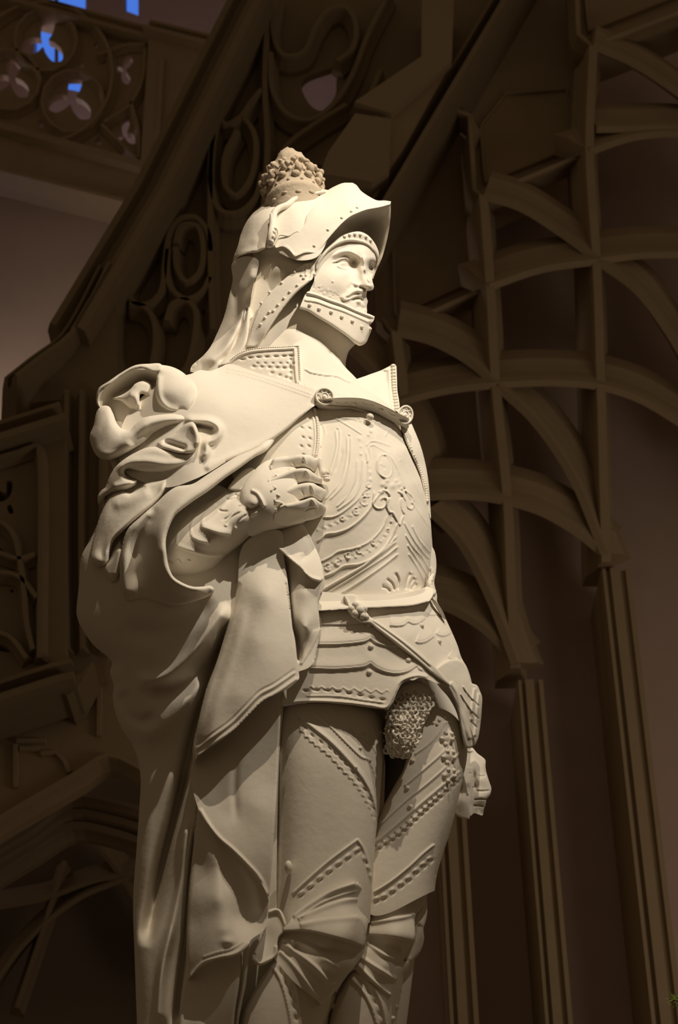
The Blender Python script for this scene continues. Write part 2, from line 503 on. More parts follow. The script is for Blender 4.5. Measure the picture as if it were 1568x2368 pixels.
pn.make('tracery_panel', M_DARKST, sb)
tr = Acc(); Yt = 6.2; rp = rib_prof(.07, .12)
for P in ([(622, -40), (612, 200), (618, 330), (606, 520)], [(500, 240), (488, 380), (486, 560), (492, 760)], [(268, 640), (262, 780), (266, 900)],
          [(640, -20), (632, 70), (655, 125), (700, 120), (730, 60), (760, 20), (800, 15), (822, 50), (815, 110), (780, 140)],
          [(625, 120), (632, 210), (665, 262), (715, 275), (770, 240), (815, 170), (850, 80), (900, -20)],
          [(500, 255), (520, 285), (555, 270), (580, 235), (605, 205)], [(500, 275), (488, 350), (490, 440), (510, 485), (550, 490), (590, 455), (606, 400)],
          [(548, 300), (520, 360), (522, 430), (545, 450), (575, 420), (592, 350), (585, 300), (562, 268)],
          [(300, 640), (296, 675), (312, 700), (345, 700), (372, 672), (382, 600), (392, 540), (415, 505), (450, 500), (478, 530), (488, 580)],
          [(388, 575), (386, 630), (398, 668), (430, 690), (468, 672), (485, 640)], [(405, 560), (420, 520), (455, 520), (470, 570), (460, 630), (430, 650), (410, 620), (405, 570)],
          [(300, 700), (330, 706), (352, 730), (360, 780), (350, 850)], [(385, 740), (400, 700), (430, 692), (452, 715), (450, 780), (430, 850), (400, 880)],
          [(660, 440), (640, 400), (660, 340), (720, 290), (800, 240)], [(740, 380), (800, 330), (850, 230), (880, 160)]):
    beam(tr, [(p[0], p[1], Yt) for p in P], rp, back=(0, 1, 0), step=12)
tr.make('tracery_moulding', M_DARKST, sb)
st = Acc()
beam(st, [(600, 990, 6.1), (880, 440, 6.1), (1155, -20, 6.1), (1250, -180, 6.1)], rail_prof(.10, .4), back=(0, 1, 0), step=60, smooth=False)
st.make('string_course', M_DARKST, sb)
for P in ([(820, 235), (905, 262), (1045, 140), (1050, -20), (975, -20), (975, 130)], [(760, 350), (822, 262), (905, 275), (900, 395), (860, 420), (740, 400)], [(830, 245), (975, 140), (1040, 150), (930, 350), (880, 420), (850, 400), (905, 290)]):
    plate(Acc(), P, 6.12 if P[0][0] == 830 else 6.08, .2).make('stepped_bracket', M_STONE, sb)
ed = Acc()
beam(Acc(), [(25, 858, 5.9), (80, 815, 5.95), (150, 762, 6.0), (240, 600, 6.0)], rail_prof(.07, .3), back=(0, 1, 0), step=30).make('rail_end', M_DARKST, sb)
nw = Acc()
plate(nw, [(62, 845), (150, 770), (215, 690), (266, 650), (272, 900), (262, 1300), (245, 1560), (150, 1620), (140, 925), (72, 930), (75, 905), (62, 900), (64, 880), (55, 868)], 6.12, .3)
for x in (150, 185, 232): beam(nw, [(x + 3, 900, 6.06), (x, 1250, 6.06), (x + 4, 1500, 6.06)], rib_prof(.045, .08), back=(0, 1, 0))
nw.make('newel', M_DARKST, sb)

# --- lower balustrade at the left
lb = empty('landing_balustrade', tuple(at([60], [1600], Y=5.9)[0]))
tag(lb, 'lower landing balustrade with tracery openings at the left edge beside the cloak', 'balustrade')
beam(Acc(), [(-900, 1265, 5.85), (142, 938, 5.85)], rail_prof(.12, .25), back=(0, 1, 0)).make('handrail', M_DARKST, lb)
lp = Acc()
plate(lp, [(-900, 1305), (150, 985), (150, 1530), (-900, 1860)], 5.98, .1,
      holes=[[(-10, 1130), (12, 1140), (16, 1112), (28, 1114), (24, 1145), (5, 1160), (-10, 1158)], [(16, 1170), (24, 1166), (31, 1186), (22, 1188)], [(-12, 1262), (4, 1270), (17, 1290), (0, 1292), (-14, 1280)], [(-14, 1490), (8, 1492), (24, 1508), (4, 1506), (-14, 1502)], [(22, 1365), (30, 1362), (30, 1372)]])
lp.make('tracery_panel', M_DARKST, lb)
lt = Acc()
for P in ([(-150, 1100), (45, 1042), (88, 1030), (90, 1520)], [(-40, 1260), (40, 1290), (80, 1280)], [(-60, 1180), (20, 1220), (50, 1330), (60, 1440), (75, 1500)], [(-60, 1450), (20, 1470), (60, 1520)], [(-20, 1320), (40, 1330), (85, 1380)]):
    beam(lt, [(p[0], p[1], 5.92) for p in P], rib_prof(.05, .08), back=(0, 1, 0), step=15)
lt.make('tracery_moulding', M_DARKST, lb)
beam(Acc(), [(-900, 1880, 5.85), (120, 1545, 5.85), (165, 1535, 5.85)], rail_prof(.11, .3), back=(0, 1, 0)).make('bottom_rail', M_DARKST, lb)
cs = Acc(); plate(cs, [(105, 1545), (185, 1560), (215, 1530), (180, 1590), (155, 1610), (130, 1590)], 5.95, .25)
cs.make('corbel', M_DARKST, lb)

# --- gothic archway below it
ga = empty('gothic_archway', tuple(at([160], [2368], Y=6.3)[0]))
tag(ga, 'dark pointed stone archway low at the left behind the cloak', 'archway')
sp = Acc()
plate(sp, [(-700, 1860), (60, 1610), (330, 1540), (460, 1540), (460, 1860), (320, 1768), (250, 1742), (180, 1780), (90, 1835), (0, 1885), (-200, 2010), (-500, 2300), (-600, 2600), (-700, 2600)], 6.2, .15)
for P in ([(35, 1720), (35, 1820)], [(38, 1712), (105, 1712)], [(95, 1742), (130, 1738), (150, 1760), (160, 1785)], [(45, 1730), (90, 1730)], [(230, 1560), (228, 1700)], [(20, 1652), (112, 1610), (114, 1660), (25, 1655)]):
    beam(sp, [(p[0], p[1], 6.18) for p in P], bar_prof(.018, .03), back=(0, 1, 0), smooth=False)
sp.make('spandrel', M_STONE, ga)
beam(Acc(), [(-200, 2020, 6.16), (0, 1890, 6.16), (180, 1785, 6.16), (250, 1745, 6.16), (330, 1778, 6.16), (460, 1860, 6.16)], rib_prof(.05, .15), back=(0, 1, 0)).make('arch_moulding', M_STONE, ga)
for dy, y in ((0, 6.5), (28, 6.55), (58, 6.6)):
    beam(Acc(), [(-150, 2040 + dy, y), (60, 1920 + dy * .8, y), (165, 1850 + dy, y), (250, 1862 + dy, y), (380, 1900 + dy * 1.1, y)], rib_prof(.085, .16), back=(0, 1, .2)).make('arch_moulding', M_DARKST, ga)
rb = Acc()
for P in ([(170, 1905), (235, 1970), (300, 2060), (400, 2250)], [(-150, 2120), (100, 2080), (230, 2035), (330, 2025)], [(-50, 2330), (60, 2180), (180, 2080), (300, 2030)], [(40, 2330), (100, 2150), (150, 1990)]):
    beam(rb, [(p[0], p[1], 7.4) for p in P], rib_prof(.06, .15), back=(0, .8, .6))
rb.make('vault_rib', M_DARKST, ga)
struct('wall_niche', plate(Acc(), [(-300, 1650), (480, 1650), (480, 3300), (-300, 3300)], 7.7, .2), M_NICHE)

# --- ribbed vault under the stair, at the right
fv = empty('ribbed_vault', tuple(at([1380], [1300], Y=6.7)[0]))
tag(fv, 'dark stone ribbed vault of stepped coffers under the stair at the right', 'vault')
RP = rib_prof(.10, .26); RW = rib_prof(.12, .30)
ribs = [[(1118, 455, 6.2), (1200, 480, 6.22), (1290, 535, 6.28), (1378, 600, 6.3)], [(1380, 605, 6.3), (1470, 670, 6.32), (1540, 760, 6.36), (1600, 860, 6.4)],
        [(1372, 108, 6.15), (1460, 145, 6.2), (1568, 215, 6.25), (1660, 290, 6.3)], [(918, 770, 6.25), (1000, 792, 6.28), (1080, 835, 6.32), (1146, 890, 6.34)],
        [(1148, 895, 6.34), (1230, 970, 6.38), (1320, 1100, 6.42), (1395, 1278, 6.48)], [(990, 1180, 6.36), (1060, 1250, 6.4), (1130, 1380, 6.44), (1190, 1535, 6.5)],
        [(800, 800, 6.3), (860, 860, 6.34), (950, 1000, 6.4), (1000, 1180, 6.44)],
        [(1365, 352, 6.2), (1460, 320, 6.24), (1568, 310, 6.28), (1700, 330, 6.3)], [(1132, 665, 6.25), (1250, 625, 6.28), (1378, 606, 6.3), (1480, 592, 6.32), (1650, 590, 6.34)],
        [(860, 960, 6.32), (950, 925, 6.32), (1050, 902, 6.34), (1146, 892, 6.34), (1270, 886, 6.36), (1390, 896, 6.38), (1480, 925, 6.4), (1620, 1010, 6.44)],
        [(900, 1165, 6.36), (1000, 1150, 6.38), (1100, 1150, 6.4), (1174, 1162, 6.4), (1250, 1185, 6.42), (1330, 1230, 6.46), (1396, 1282, 6.5)],
        [(900, 1400, 6.42), (1010, 1400, 6.46), (1080, 1430, 6.48), (1140, 1475, 6.5), (1190, 1535, 6.54)]]
ribs += [[(1380, 300, 6.2), (1600, 300, 6.28), (1760, 330, 6.3), (1900, 390, 6.3)], [(1620, 590, 6.34), (1760, 610, 6.34), (1900, 660, 6.36)], [(1600, 1000, 6.44), (1700, 1100, 6.48), (1800, 1240, 6.5)],
         [(1600, 855, 6.4), (1690, 1010, 6.44), (1780, 1200, 6.5)], [(1640, 275, 6.25), (1740, 380, 6.28), (1800, 480, 6.3), (1900, 660, 6.34)], [(1650, -20, 6.2), (1640, 280, 6.26), (1640, 590, 6.34), (1640, 1020, 6.44)],
         [(1900, 100, 6.2), (1890, 400, 6.3), (1880, 660, 6.36), (1850, 1300, 6.5)]]
for r in ribs:
    beam(Acc(), r, RP, step=14).make('rib', M_STONE, fv)
for r in ([(1372, 105, 6.15), (1364, 355, 6.2), (1380, 605, 6.3), (1390, 895, 6.38), (1396, 1100, 6.44), (1402, 1300, 6.5)],
          [(1118, 450, 6.2), (1134, 665, 6.25), (1147, 892, 6.34), (1174, 1162, 6.4), (1182, 1350, 6.46), (1192, 1545, 6.52)],
          [(915, 765, 6.25), (935, 920, 6.32), (965, 1160, 6.36), (985, 1400, 6.44)]):
    beam(Acc(), r, RW, back=(0.0, .9, .4), step=14).make('wall_rib', M_STONE, fv)
for P, Yy in (([(1020, 242), (1082, 264), (1096, 440), (1116, 455), (1362, 352), (1345, 100), (1328, -60), (1210, -60)], 6.5),
              ([(1326, -80), (1335, 78), (1368, 106), (1600, 15), (1600, -80)], 6.32),
              ([(870, 480), (1015, 250), (1078, 268), (1094, 440), (1114, 460), (1124, 662), (905, 762), (870, 740)], 6.6)):
    plate(Acc(), P, Yy, .28).make('coffer_panel', M_STONE, fv)
ml = Acc()
for P, Ym, wd, dp in (([(1028, 244), (1086, 266), (1098, 438), (1118, 454), (1364, 350)], 6.3, .06, .24), ([(1332, -60), (1338, 78), (1370, 106), (1620, 10)], 6.2, .06, .16), ([(885, 735), (905, 764), (1128, 664)], 6.36, .06, .28),
          ([(1112, 290), (1122, 420), (1340, 332)], 6.47, .035, .06), ([(1352, -40), (1362, 70), (1600, -25)], 6.29, .035, .06), ([(912, 560), (916, 728), (1108, 640)], 6.57, .035, .06), ([(1112, 290), (1170, 215), (1310, 205), (1340, 332)], 6.48, .025, .04)):
    beam(ml, [(p[0], p[1], Ym) for p in P for _ in (0, 1)], rib_prof(wd, dp), back=(0, .9, .45), smooth=False)
ml.make('coffer_moulding', M_STONE, fv)

# --- pilasters
lab = ['narrow wall pilaster directly behind the far hand and legs of the statue', 'middle wall pilaster under the vault between statue and right edge', 'wide wall pilaster under the vault at the right edge']
for k, (xb, xb2, ytop) in enumerate(((1040, 1111, 1640), (1262, 1330, 1500), (1509, 1588, 1240))):
    a = at([xb], [2368], Y=6.5)[0]; b = at([xb2], [2368], Y=6.5)[0]
    x0, x1 = a[0], b[0]
    zt = at([(xb + xb2) / 2], [ytop + 60], Y=6.5)[0][2]
    t = empty('wall_pilaster', ((x0 + x1) / 2, 6.7, 0))
    tag(t, lab[k], 'pilaster', 'pilasters under the vault')
    w = x1 - x0
    Acc().box(x0, x1, 6.56, 6.96, 0.0, zt).make('shaft', M_STONE, t)
    q = Acc()
    q.box(x0 + w * .3, x0 + w * .62, 6.535, 6.58, 0.25, zt); q.box(x1 - w * .18, x1 - w * .02, 6.54, 6.58, 0.25, zt); q.box(x0 + w * .04, x0 + w * .16, 6.54, 6.58, 0.25, zt)
    q.make('moulding', M_STONE, t)
    Acc().box(x0 - .04, x1 + .04, 6.45, 6.96, 0.0, .25).make('base', M_STONE, t)
    # hollow in the wall beside it

# ================================================================== THE STATUE
zf = at([700], [3112], 170)[0][2]
root = empty('knight_statue', (0.0, Y0, zf))
tag(root, 'white plaster statue of a knight in armour with crested helmet and draped cloak', 'statue')
pl = empty('statue_plinth', (0.0, Y0, 0))
tag(pl, 'stone plinth carrying the white knight statue', 'plinth')
a = Acc(); a.box(-.55, .45, 2.55, 3.5, .14, zf - .12); a.make('shaft', M_STONE, pl)
a = Acc(); a.box(-.6, .5, 2.5, 3.55, zf - .12, zf); a.make('cap', M_STONE, pl)
a = Acc(); a.box(-.62, .52, 2.48, 3.57, 0, .14); a.make('base', M_STONE, pl)
PM = M_PLASTER

def part(name, items, parent=root, mat=PM, label=None):
    acc = Acc()
    for it in items:
        if callable(it): it(acc)
        else: it.into(acc)
    o = acc.make(name, mat, parent)
    if label: o['label'] = label
    return o

def cat(*ls):
    out = []
    for l in ls: out += l
    return out

# ---------------- body core, one continuous figure inside the armour
def skin_body():
    J = [(800, 1560, 40, 105), (790, 1380, 50, 100), (800, 1150, 50, 110), (770, 930, 40, 90), (735, 840, 20, 70), (715, 700, 30, 65), (710, 600, 20, 85),
         (760, 1700, 55, 80), (745, 2100, 55, 60), (690, 2500, 20, 55), (650, 2980, 0, 45), (700, 3050, 60, 35),
         (950, 1700, -60, 75), (930, 2080, -40, 55), (880, 2500, -60, 50), (850, 2990, -70, 42), (920, 3050, -20, 32),
         (560, 980, 60, 70), (440, 1260, 190, 50), (560, 1180, 250, 40), (640, 1130, 250, 32),
         (880, 1030, -110, 60), (915, 1350, -170, 45), (1070, 1735, -100, 30)]
    E = [(0, 1), (1, 2), (2, 3), (3, 4), (4, 5), (5, 6), (0, 7), (7, 8), (8, 9), (9, 10), (10, 11), (0, 12), (12, 13), (13, 14), (14, 15), (15, 16), (3, 17), (17, 18), (18, 19), (19, 20), (3, 21), (21, 22), (22, 23)]
    P = at([j[0] for j in J], [j[1] for j in J], [j[2] for j in J]) - np.array(root.location)
    me = bpy.data.meshes.new('body'); me.from_pydata(P.tolist(), E, []); ob = bpy.data.objects.new('body', me); COL.objects.link(ob); ob.parent = root
    md = ob.modifiers.new('skin', 'SKIN'); md.use_smooth_shade = True
    for i, j in enumerate(J):
        me.skin_vertices[0].data[i].radius = (j[3] * S * .8, j[3] * S * .8)
    me.skin_vertices[0].data[0].use_root = True
    ob.modifiers.new('sub', 'SUBSURF').levels = 2; ob.modifiers['sub'].render_levels = 2
    me.materials.append(PM)


# ---------------- head: neck and face
neck = Relief(c1((250, 1300), (500, 1150), (800, 1250), (1080, 1480), (1120, 1600), (1090, 1630), (1045, 1680), (1024, 1750), (1020, 1800), (1030, 1870), (1120, 1960), (1160, 2080), (900, 2120), (400, 2100), (150, 1950), (210, 1600)),
              c1((640, 1350, 88), (640, 1600, 96), (620, 1900, 122), (900, 1450, 62), (900, 1700, 66), (900, 1950, 88), (1060, 1600, 10), (1010, 1780, 20), (1060, 1930, 45), (350, 1400, 95), (330, 1700, 100), (300, 2000, 120), (1140, 2060, 60)), 3, thick=150)
neck.roll(30, 45, c1((1150, 1560), (1090, 1630), (1045, 1680), (1024, 1750), (1020, 1800), (1030, 1870), (1080, 1940)))
neck.ridge(c1((480, 1420), (700, 1620), (980, 1860)), 26, 7, taper=.3)
face = Relief(cf((110, 1300), (190, 1050), (200, 880), (260, 700), (420, 520), (620, 420), (860, 400), (1060, 470), (1180, 620), (1215, 760), (1185, 850), (1160, 960), (1140, 1000), (1140, 1000), (1152, 1080), (1173, 1160), (1160, 1205), (1110, 1230), (1060, 1232), (1056, 1260), (1056, 1260), (1052, 1330), (1072, 1400), (1058, 1470), (1062, 1560), (1062, 1560), (1040, 1700), (700, 1560), (300, 1420)),
              cf((200, 920, 133), (160, 1150, 130), (300, 1050, 129), (420, 960, 126), (500, 1120, 122), (330, 1220, 124), (600, 950, 116), (710, 950, 106), (650, 1150, 114),
                 (790, 1010, 94), (800, 1130, 98), (300, 760, 130), (450, 640, 122), (600, 560, 113), (760, 545, 102), (900, 590, 92), (980, 660, 86), (650, 470, 104), (850, 480, 90), (1050, 560, 70),
                 (560, 770, 106), (690, 790, 92), (800, 860, 76), (860, 760, 70), (900, 900, 78), (1010, 740, 84), (1030, 880, 85), (1070, 1040, 83), (1110, 1140, 78), (960, 1060, 86),
                 (1120, 640, 54), (1172, 740, 36), (1105, 850, 22), (1150, 950, 10), (920, 1260, 84), (1020, 1290, 68), (760, 1320, 98), (900, 1420, 80), (1010, 1450, 62), (820, 1500, 90), (1050, 1620, 50), (500, 1330, 112), (300, 1320, 120), (1050, 1360, 52)), 1.3, thick=60)
face.ridge(cf((470, 700), (560, 620), (660, 580), (780, 585), (880, 640), (965, 720)), 4.5, 5, 5.5, taper=.2)                       # brow
face.bump(*cf((850, 770))[0], 12, -13, 13)                                                                                        # socket by the nose
face.ridge(cf((500, 790), (600, 700), (700, 660), (790, 700)), 5, -5, taper=.25)
face.bump(*cf((665, 775))[0], 9.5, 6, 6.5, -.2)                                                                                    # eyeball
face.ridge(cf((480, 765), (570, 735), (640, 705), (710, 695), (760, 715), (782, 745)), 2.3, 6.5, 1.1, taper=.15)                   # upper lid
face.ridge(cf((500, 775), (600, 758), (690, 745), (760, 775)), 1.6, -4, taper=.2)
face.ridge(cf((545, 800), (620, 842), (690, 862), (765, 872)), 1.6, 4.2, 2.6, taper=.2)                                            # lower lid
face.ridge(cf((995, 640), (1010, 760), (1032, 880), (1068, 1010), (1118, 1120)), 6, 9, 2.6, taper=.12)
face.bump(*cf((1112, 840))[0], 6, -16, 13, .25)                                # bridge of the nose
face.bump(*cf((1115, 1150))[0], 7, 9)
face.bump(*cf((885, 1125))[0], 6.5, 8, 4.5, .5)                                                                                    # wing of the nose
face.ridge(cf((915, 1170), (985, 1185), (1050, 1222)), 3.5, -12, taper=.2)                                                         # nostril
face.ridge(cf((830, 1090), (780, 1170), (740, 1230)), 5, -3, taper=.3)
face.ridge(cf((985, 1265), (930, 1230), (860, 1235), (770, 1290), (660, 1360), (640, 1385)), 5, 7, 6, taper=.12)                   # moustache
face.ridge(cf((660, 1375), (740, 1375), (820, 1345), (900, 1318), (980, 1310)), 2.5, 5, 2, taper=.12)
face.ridge(cf((690, 1320), (760, 1335), (830, 1290), (960, 1265)), 1.5, -2.5, taper=.2)
face.ridge(cf((790, 1395), (880, 1355), (950, 1360), (1010, 1420)), 3.2, -9, 3, taper=.2)                                          # mouth
face.bump(*cf((920, 1410))[0], 5, 6, 4)
face.ridge(cf((880, 1470), (960, 1500), (1040, 1540)), 5, -4, taper=.2)
rs = random.Random(3)
for k in range(46):
    x = rs.uniform(170, 640); y = 1160 + (x - 170) * .38 + rs.uniform(-60, 70)
    face.bump(*cf((x, y))[0], rs.uniform(1.8, 3.4), rs.uniform(-1.1, 1.3))
face.bump(*cf((495, 1075))[0], 2.2, 2.2)
head = part('head', [neck, face])

# ---------------- helmet
bowl = Relief(c1((128, 1010), (140, 930), (170, 850), (200, 740), (250, 640), (310, 570), (400, 500), (500, 455), (640, 420), (800, 400), (900, 420), (900, 700), (800, 930), (640, 960), (500, 900), (440, 850), (400, 862), (330, 895), (230, 912), (170, 940)),
              c1((140, 990, 20), (200, 760, 40), (300, 800, 118), (300, 880, 126), (420, 830, 146), (320, 580, 60), (420, 600, 108), (420, 700, 140), (560, 700, 160), (560, 850, 164), (700, 850, 163), (600, 560, 136), (620, 450, 84), (800, 430, 70), (800, 600, 140), (860, 750, 146), (180, 920, 70), (480, 480, 60)), 3, thick=120)
bowl.roll(24, 40, c1((120, 1030), (150, 900), (200, 740), (250, 640), (310, 570), (400, 500), (500, 455), (640, 420)))
bowl.ridge(c1((150, 985), (185, 930), (240, 905), (330, 885), (400, 850)), 9, 9, 3, taper=.1)
side = Relief(c1((280, 1640), (262, 1450), (280, 1200), (300, 1000), (300, 880), (450, 840), (640, 900), (820, 900), (800, 1000), (760, 1080), (600, 1200), (480, 1400), (380, 1600), (330, 1660)),
              c1((300, 900, 104), (640, 920, 136), (800, 930, 134), (320, 1100, 106), (470, 1060, 122), (640, 1060, 126), (320, 1350, 98), (450, 1250, 112), (300, 1600, 92), (380, 1560, 98), (760, 1060, 126)), 3, thick=60)
side.bump(*c1((480, 1020))[0], 26, 12, 22)
side.ridge(c1((300, 940), (480, 930), (640, 960), (790, 940)), 12, -10, taper=.1)
helmet = part('helmet', [bowl, side])
# rolled back rim of the bowl
def tubes(*defs):
    def g(acc):
        for pts, r in defs: acc.tube(pts, r, 3)
    return g
part('rim_ribbon', [tubes((c1((860, 420, 80, 4), (700, 455, 96, 6), (610, 485, 112, 7), (560, 525, 126, 8), (490, 555, 138, 8), (458, 590, 144, 8), (452, 660, 152, 8), (440, 730, 160, 8), (425, 800, 160, 7), (412, 860, 152, 5)), 6),
                          (c1((440, 600, 146, 6), (446, 680, 155, 9), (436, 760, 163, 10), (425, 820, 160, 8)), 6),
                          (c1((425, 850, 158), (450, 845, 162), (475, 800, 166), (490, 750, 168), (478, 715, 168), (450, 712, 166), (432, 745, 166), (425, 790, 164)), 3),
                          (c1((450, 850, 165), (500, 765, 168), (570, 770, 167), (605, 750, 167), (640, 735, 167), (660, 745, 166)), 2)),
                   lambda acc: [acc.blob(*c1((x, y))[0], 168, 5, 6, 5) for x, y in ((455, 742), (452, 780), (440, 815))]], helmet)

visor = Relief(c1((470, 860), (480, 770), (600, 740), (640, 735), (690, 690), (720, 600), (790, 500), (830, 440), (880, 408), (940, 375), (1000, 352), (1075, 350), (1075, 350), (1105, 368), (1140, 412), (1200, 455), (1270, 489), (1330, 490), (1378, 497), (1378, 497), (1374, 518), (1374, 518), (1290, 541), (1180, 562), (1120, 585), (1060, 613), (1000, 660), (950, 712), (895, 775), (850, 832), (808, 903), (808, 903), (700, 902), (620, 932), (620, 932), (575, 880), (520, 850)),
               c1((480, 850, 164), (620, 900, 172), (800, 895, 160), (620, 760, 168), (720, 700, 167), (850, 800, 158), (950, 700, 150), (1060, 605, 136), (1180, 550, 108), (1290, 525, 74), (1370, 505, 42), (800, 560, 150), (900, 560, 142), (860, 460, 108), (1000, 400, 84), (1075, 365, 62), (1140, 440, 76), (1200, 475, 70), (1330, 500, 50), (1050, 500, 122)), 2.5, thick=14)
visor.roll(20, 34, c1((830, 440), (880, 408), (940, 375), (1000, 352), (1075, 350)))
visor.roll(9, 16, c1((1075, 350), (1105, 368), (1140, 412), (1200, 455), (1270, 489), (1330, 490), (1378, 497)))
visor.ridge(c1((1370, 512), (1290, 533), (1180, 553), (1060, 603), (950, 702), (850, 822), (806, 893)), 3, 3, 2.5, taper=.1)
visor.ridge(c1((780, 896), (700, 890), (622, 918), (575, 868), (520, 838)), 3, 2.2, 2, taper=.15)
visor.ridge(c1((690, 690), (720, 610), (790, 500), (830, 440)), 6, -1.5, 1.5, taper=.1)
visor.studs(c1((773, 848), (880, 722), (990, 628), (1065, 578), (1110, 548)), 4.2, 4)
inner = Relief(c1((800, 905), (850, 832), (950, 712), (1060, 613), (1180, 562), (1290, 541), (1376, 510), (1376, 510), (1374, 620), (1362, 720), (1336, 840), (1300, 960), (1262, 1040), (1236, 1110), (1236, 1110), (1190, 1040), (1150, 900), (1000, 850), (900, 930), (820, 1010)),
               c1((810, 910, 120), (950, 730, 70), (1060, 640, 50), (1180, 590, 44), (1290, 550, 40), (1374, 520, 42), (1060, 690, -20), (1150, 680, -52), (1240, 660, -40), (1240, 760, -66), (1300, 640, -10), (1368, 640, 30), (1340, 800, 10), (1300, 950, -6), (1290, 780, -40), (1250, 900, -62), (1245, 1080, -14), (1215, 1000, -60), (1150, 900, -50), (1000, 850, -10), (900, 880, 40)), 3, thick=12)
part('visor', [visor, inner], helmet)
hb = Relief(c1((780, 1035), (800, 965), (850, 890), (920, 825), (985, 772), (1060, 742), (1130, 735), (1190, 760), (1240, 812), (1272, 870), (1284, 915), (1276, 965), (1276, 965), (1262, 930), (1232, 885), (1190, 848), (1130, 826), (1040, 816), (950, 845), (880, 900), (830, 965), (800, 1030)),
            c1((785, 1020, 148), (860, 900, 140), (950, 820, 128), (1060, 770, 108), (1130, 770, 92), (1200, 810, 70), (1260, 880, 44), (1275, 950, 30)), 1.8, thick=34)
hb.roll(7, 7); hb.ridge(c1((800, 1000), (860, 905), (950, 832), (1040, 803), (1130, 812), (1195, 838), (1262, 915)), 4, 4, 3, taper=.1)
hb.studs(c1((1010, 775), (1050, 762), (1092, 756), (1135, 760), (1180, 778), (1216, 806)), 4.5, 5)
part('brow_band', [hb], helmet)

def crest(acc):
    c = at(*[[v] for v in c1((618, 492))[0]], 40)[0]           # foot of the crest
    ax = Vector((-0.10, 0.02, 1.0)).normalized()
    ux = Vector((1, 0, .10)).normalized(); uy = ax.cross(ux)
    def P(r, z, t): return c + np.array(ax) * z * S + (np.array(ux) * math.cos(t) + np.array(uy) * math.sin(t)) * r * S
    prof = [(70, -70), (72, -50), (73, -22), (77, -14), (78, -6), (75, 0), (71, 6), (70, 20), (68, 40), (66, 62), (61, 84), (54, 106), (44, 128), (31, 148), (19, 164), (8, 175), (0, 176)]
    V = []; n = 40; rr = random.Random(5)
    for k, (r, z) in enumerate(prof):
        for j in range(n):
            t = 2 * math.pi * j / n
            q = 1 + (0.10 * math.sin(3 * t + k) + .08 * math.sin(5 * t + 2 * k) + rr.uniform(-.05, .05) if k > 9 else 0)
            V.append(P(r * q, z + (rr.uniform(-4, 4) if k > 9 else 0), t))
    Fc = [(i * n + j, i * n + (j + 1) % n, (i + 1) * n + (j + 1) % n, (i + 1) * n + j) for i in range(len(prof) - 1) for j in range(n)]
    acc.add(V, Fc)
    def lump(r, z, t, a, b2, d):
        p = P(r, z, t); nn = 5; V = []
        e = np.array(ux) * math.cos(t) + np.array(uy) * math.sin(t); tg = -np.array(ux) * math.sin(t) + np.array(uy) * math.cos(t)
        for i in range(nn + 1):
            th = math.pi * i / nn
            for j in range(8):
                ph = math.pi * j / 4
                V.append(p + (tg * math.sin(th) * math.cos(ph) * a + np.array(ax) * math.sin(th) * math.sin(ph) * b2 + e * math.cos(th) * d) * S)
        acc.add(V, [(i * 8 + j, i * 8 + (j + 1) % 8, (i + 1) * 8 + (j + 1) % 8, (i + 1) * 8 + j) for i in range(nn) for j in range(8)])
    for k in range(13):
        t = 2 * math.pi * k / 13
        lump(72, 28 + 4 * (k % 2), t, 12, 10, 8); lump(74, 48 + 8 * (k % 2), t + .12, 10, 17, 10); lump(78, 70 - 12 * (k % 2), t + .24, 8, 9, 9); lump(80, 54, t - .1, 5, 6, 6)
        lump(69, 76 + rr.uniform(-4, 4), t, 8, 7, 8); lump(70, 12, t + .2, 5, 4, 4)
        lump(73, -34 + (k % 2) * 4, t, 8, 5, 4)
    for k in range(9):
        t = -2.3 + k * .5; lump(62, 86 + rr.uniform(-8, 6), t, 7, 8, 6)
part('crest', [crest], helmet, M_OLDPL, 'weathered broken crown-shaped crest holder')

ck = Relief(c1((735, 982), (772, 992), (778, 1060), (757, 1112), (757, 1112), (640, 1210), (520, 1350), (420, 1500), (330, 1645), (330, 1645), (235, 1645), (235, 1645), (262, 1540), (300, 1420), (352, 1308), (450, 1190), (560, 1090), (650, 1022), (705, 985)),
            c1((740, 1000, 140), (760, 1080, 146), (650, 1090, 146), (500, 1250, 138), (400, 1360, 130), (300, 1500, 116), (380, 1540, 126), (270, 1640, 108), (330, 1620, 112)), 2.2, thick=26)
ck.roll(3.5, 4)
ck.ridge(c1((750, 1108), (630, 1200), (510, 1340), (410, 1490), (320, 1640)), 3, 4, taper=.02)
ck.ridge(c1((705, 985), (712, 1050), (705, 1090)), 2.5, 4, taper=.1); ck.ridge(c1((735, 985), (738, 1060), (720, 1120)), 2.5, -4, taper=.1)
ck.studs(c1((618, 1055), (515, 1140), (420, 1215), (355, 1300), (684, 1035), (672, 1080), (690, 1105), (640, 1160), (580, 1212), (535, 1262), (487, 1315), (452, 1360), (418, 1372), (385, 1415), (350, 1468), (775, 1075)), 4.2, 4.6)
part('cheek_strap', [ck], helmet)
bv = Relief(c1((700, 1235), (725, 1205), (790, 1222), (900, 1262), (1000, 1296), (1100, 1342), (1180, 1375), (1180, 1375), (1215, 1388), (1250, 1404), (1250, 1404), (1240, 1438), (1213, 1470), (1213, 1470), (1222, 1508), (1200, 1570), (1180, 1612), (1130, 1636), (1098, 1622), (1098, 1622), (1030, 1562), (900, 1472), (800, 1412), (720, 1362), (655, 1342), (655, 1342), (680, 1280)),
            c1((700, 1250, 134), (680, 1330, 136), (800, 1300, 130), (900, 1400, 118), (1000, 1350, 106), (1000, 1480, 104), (1100, 1430, 88), (1100, 1580, 80), (1180, 1450, 66), (1180, 1580, 52), (1235, 1410, 52), (1140, 1620, 62)), 2, thick=60)
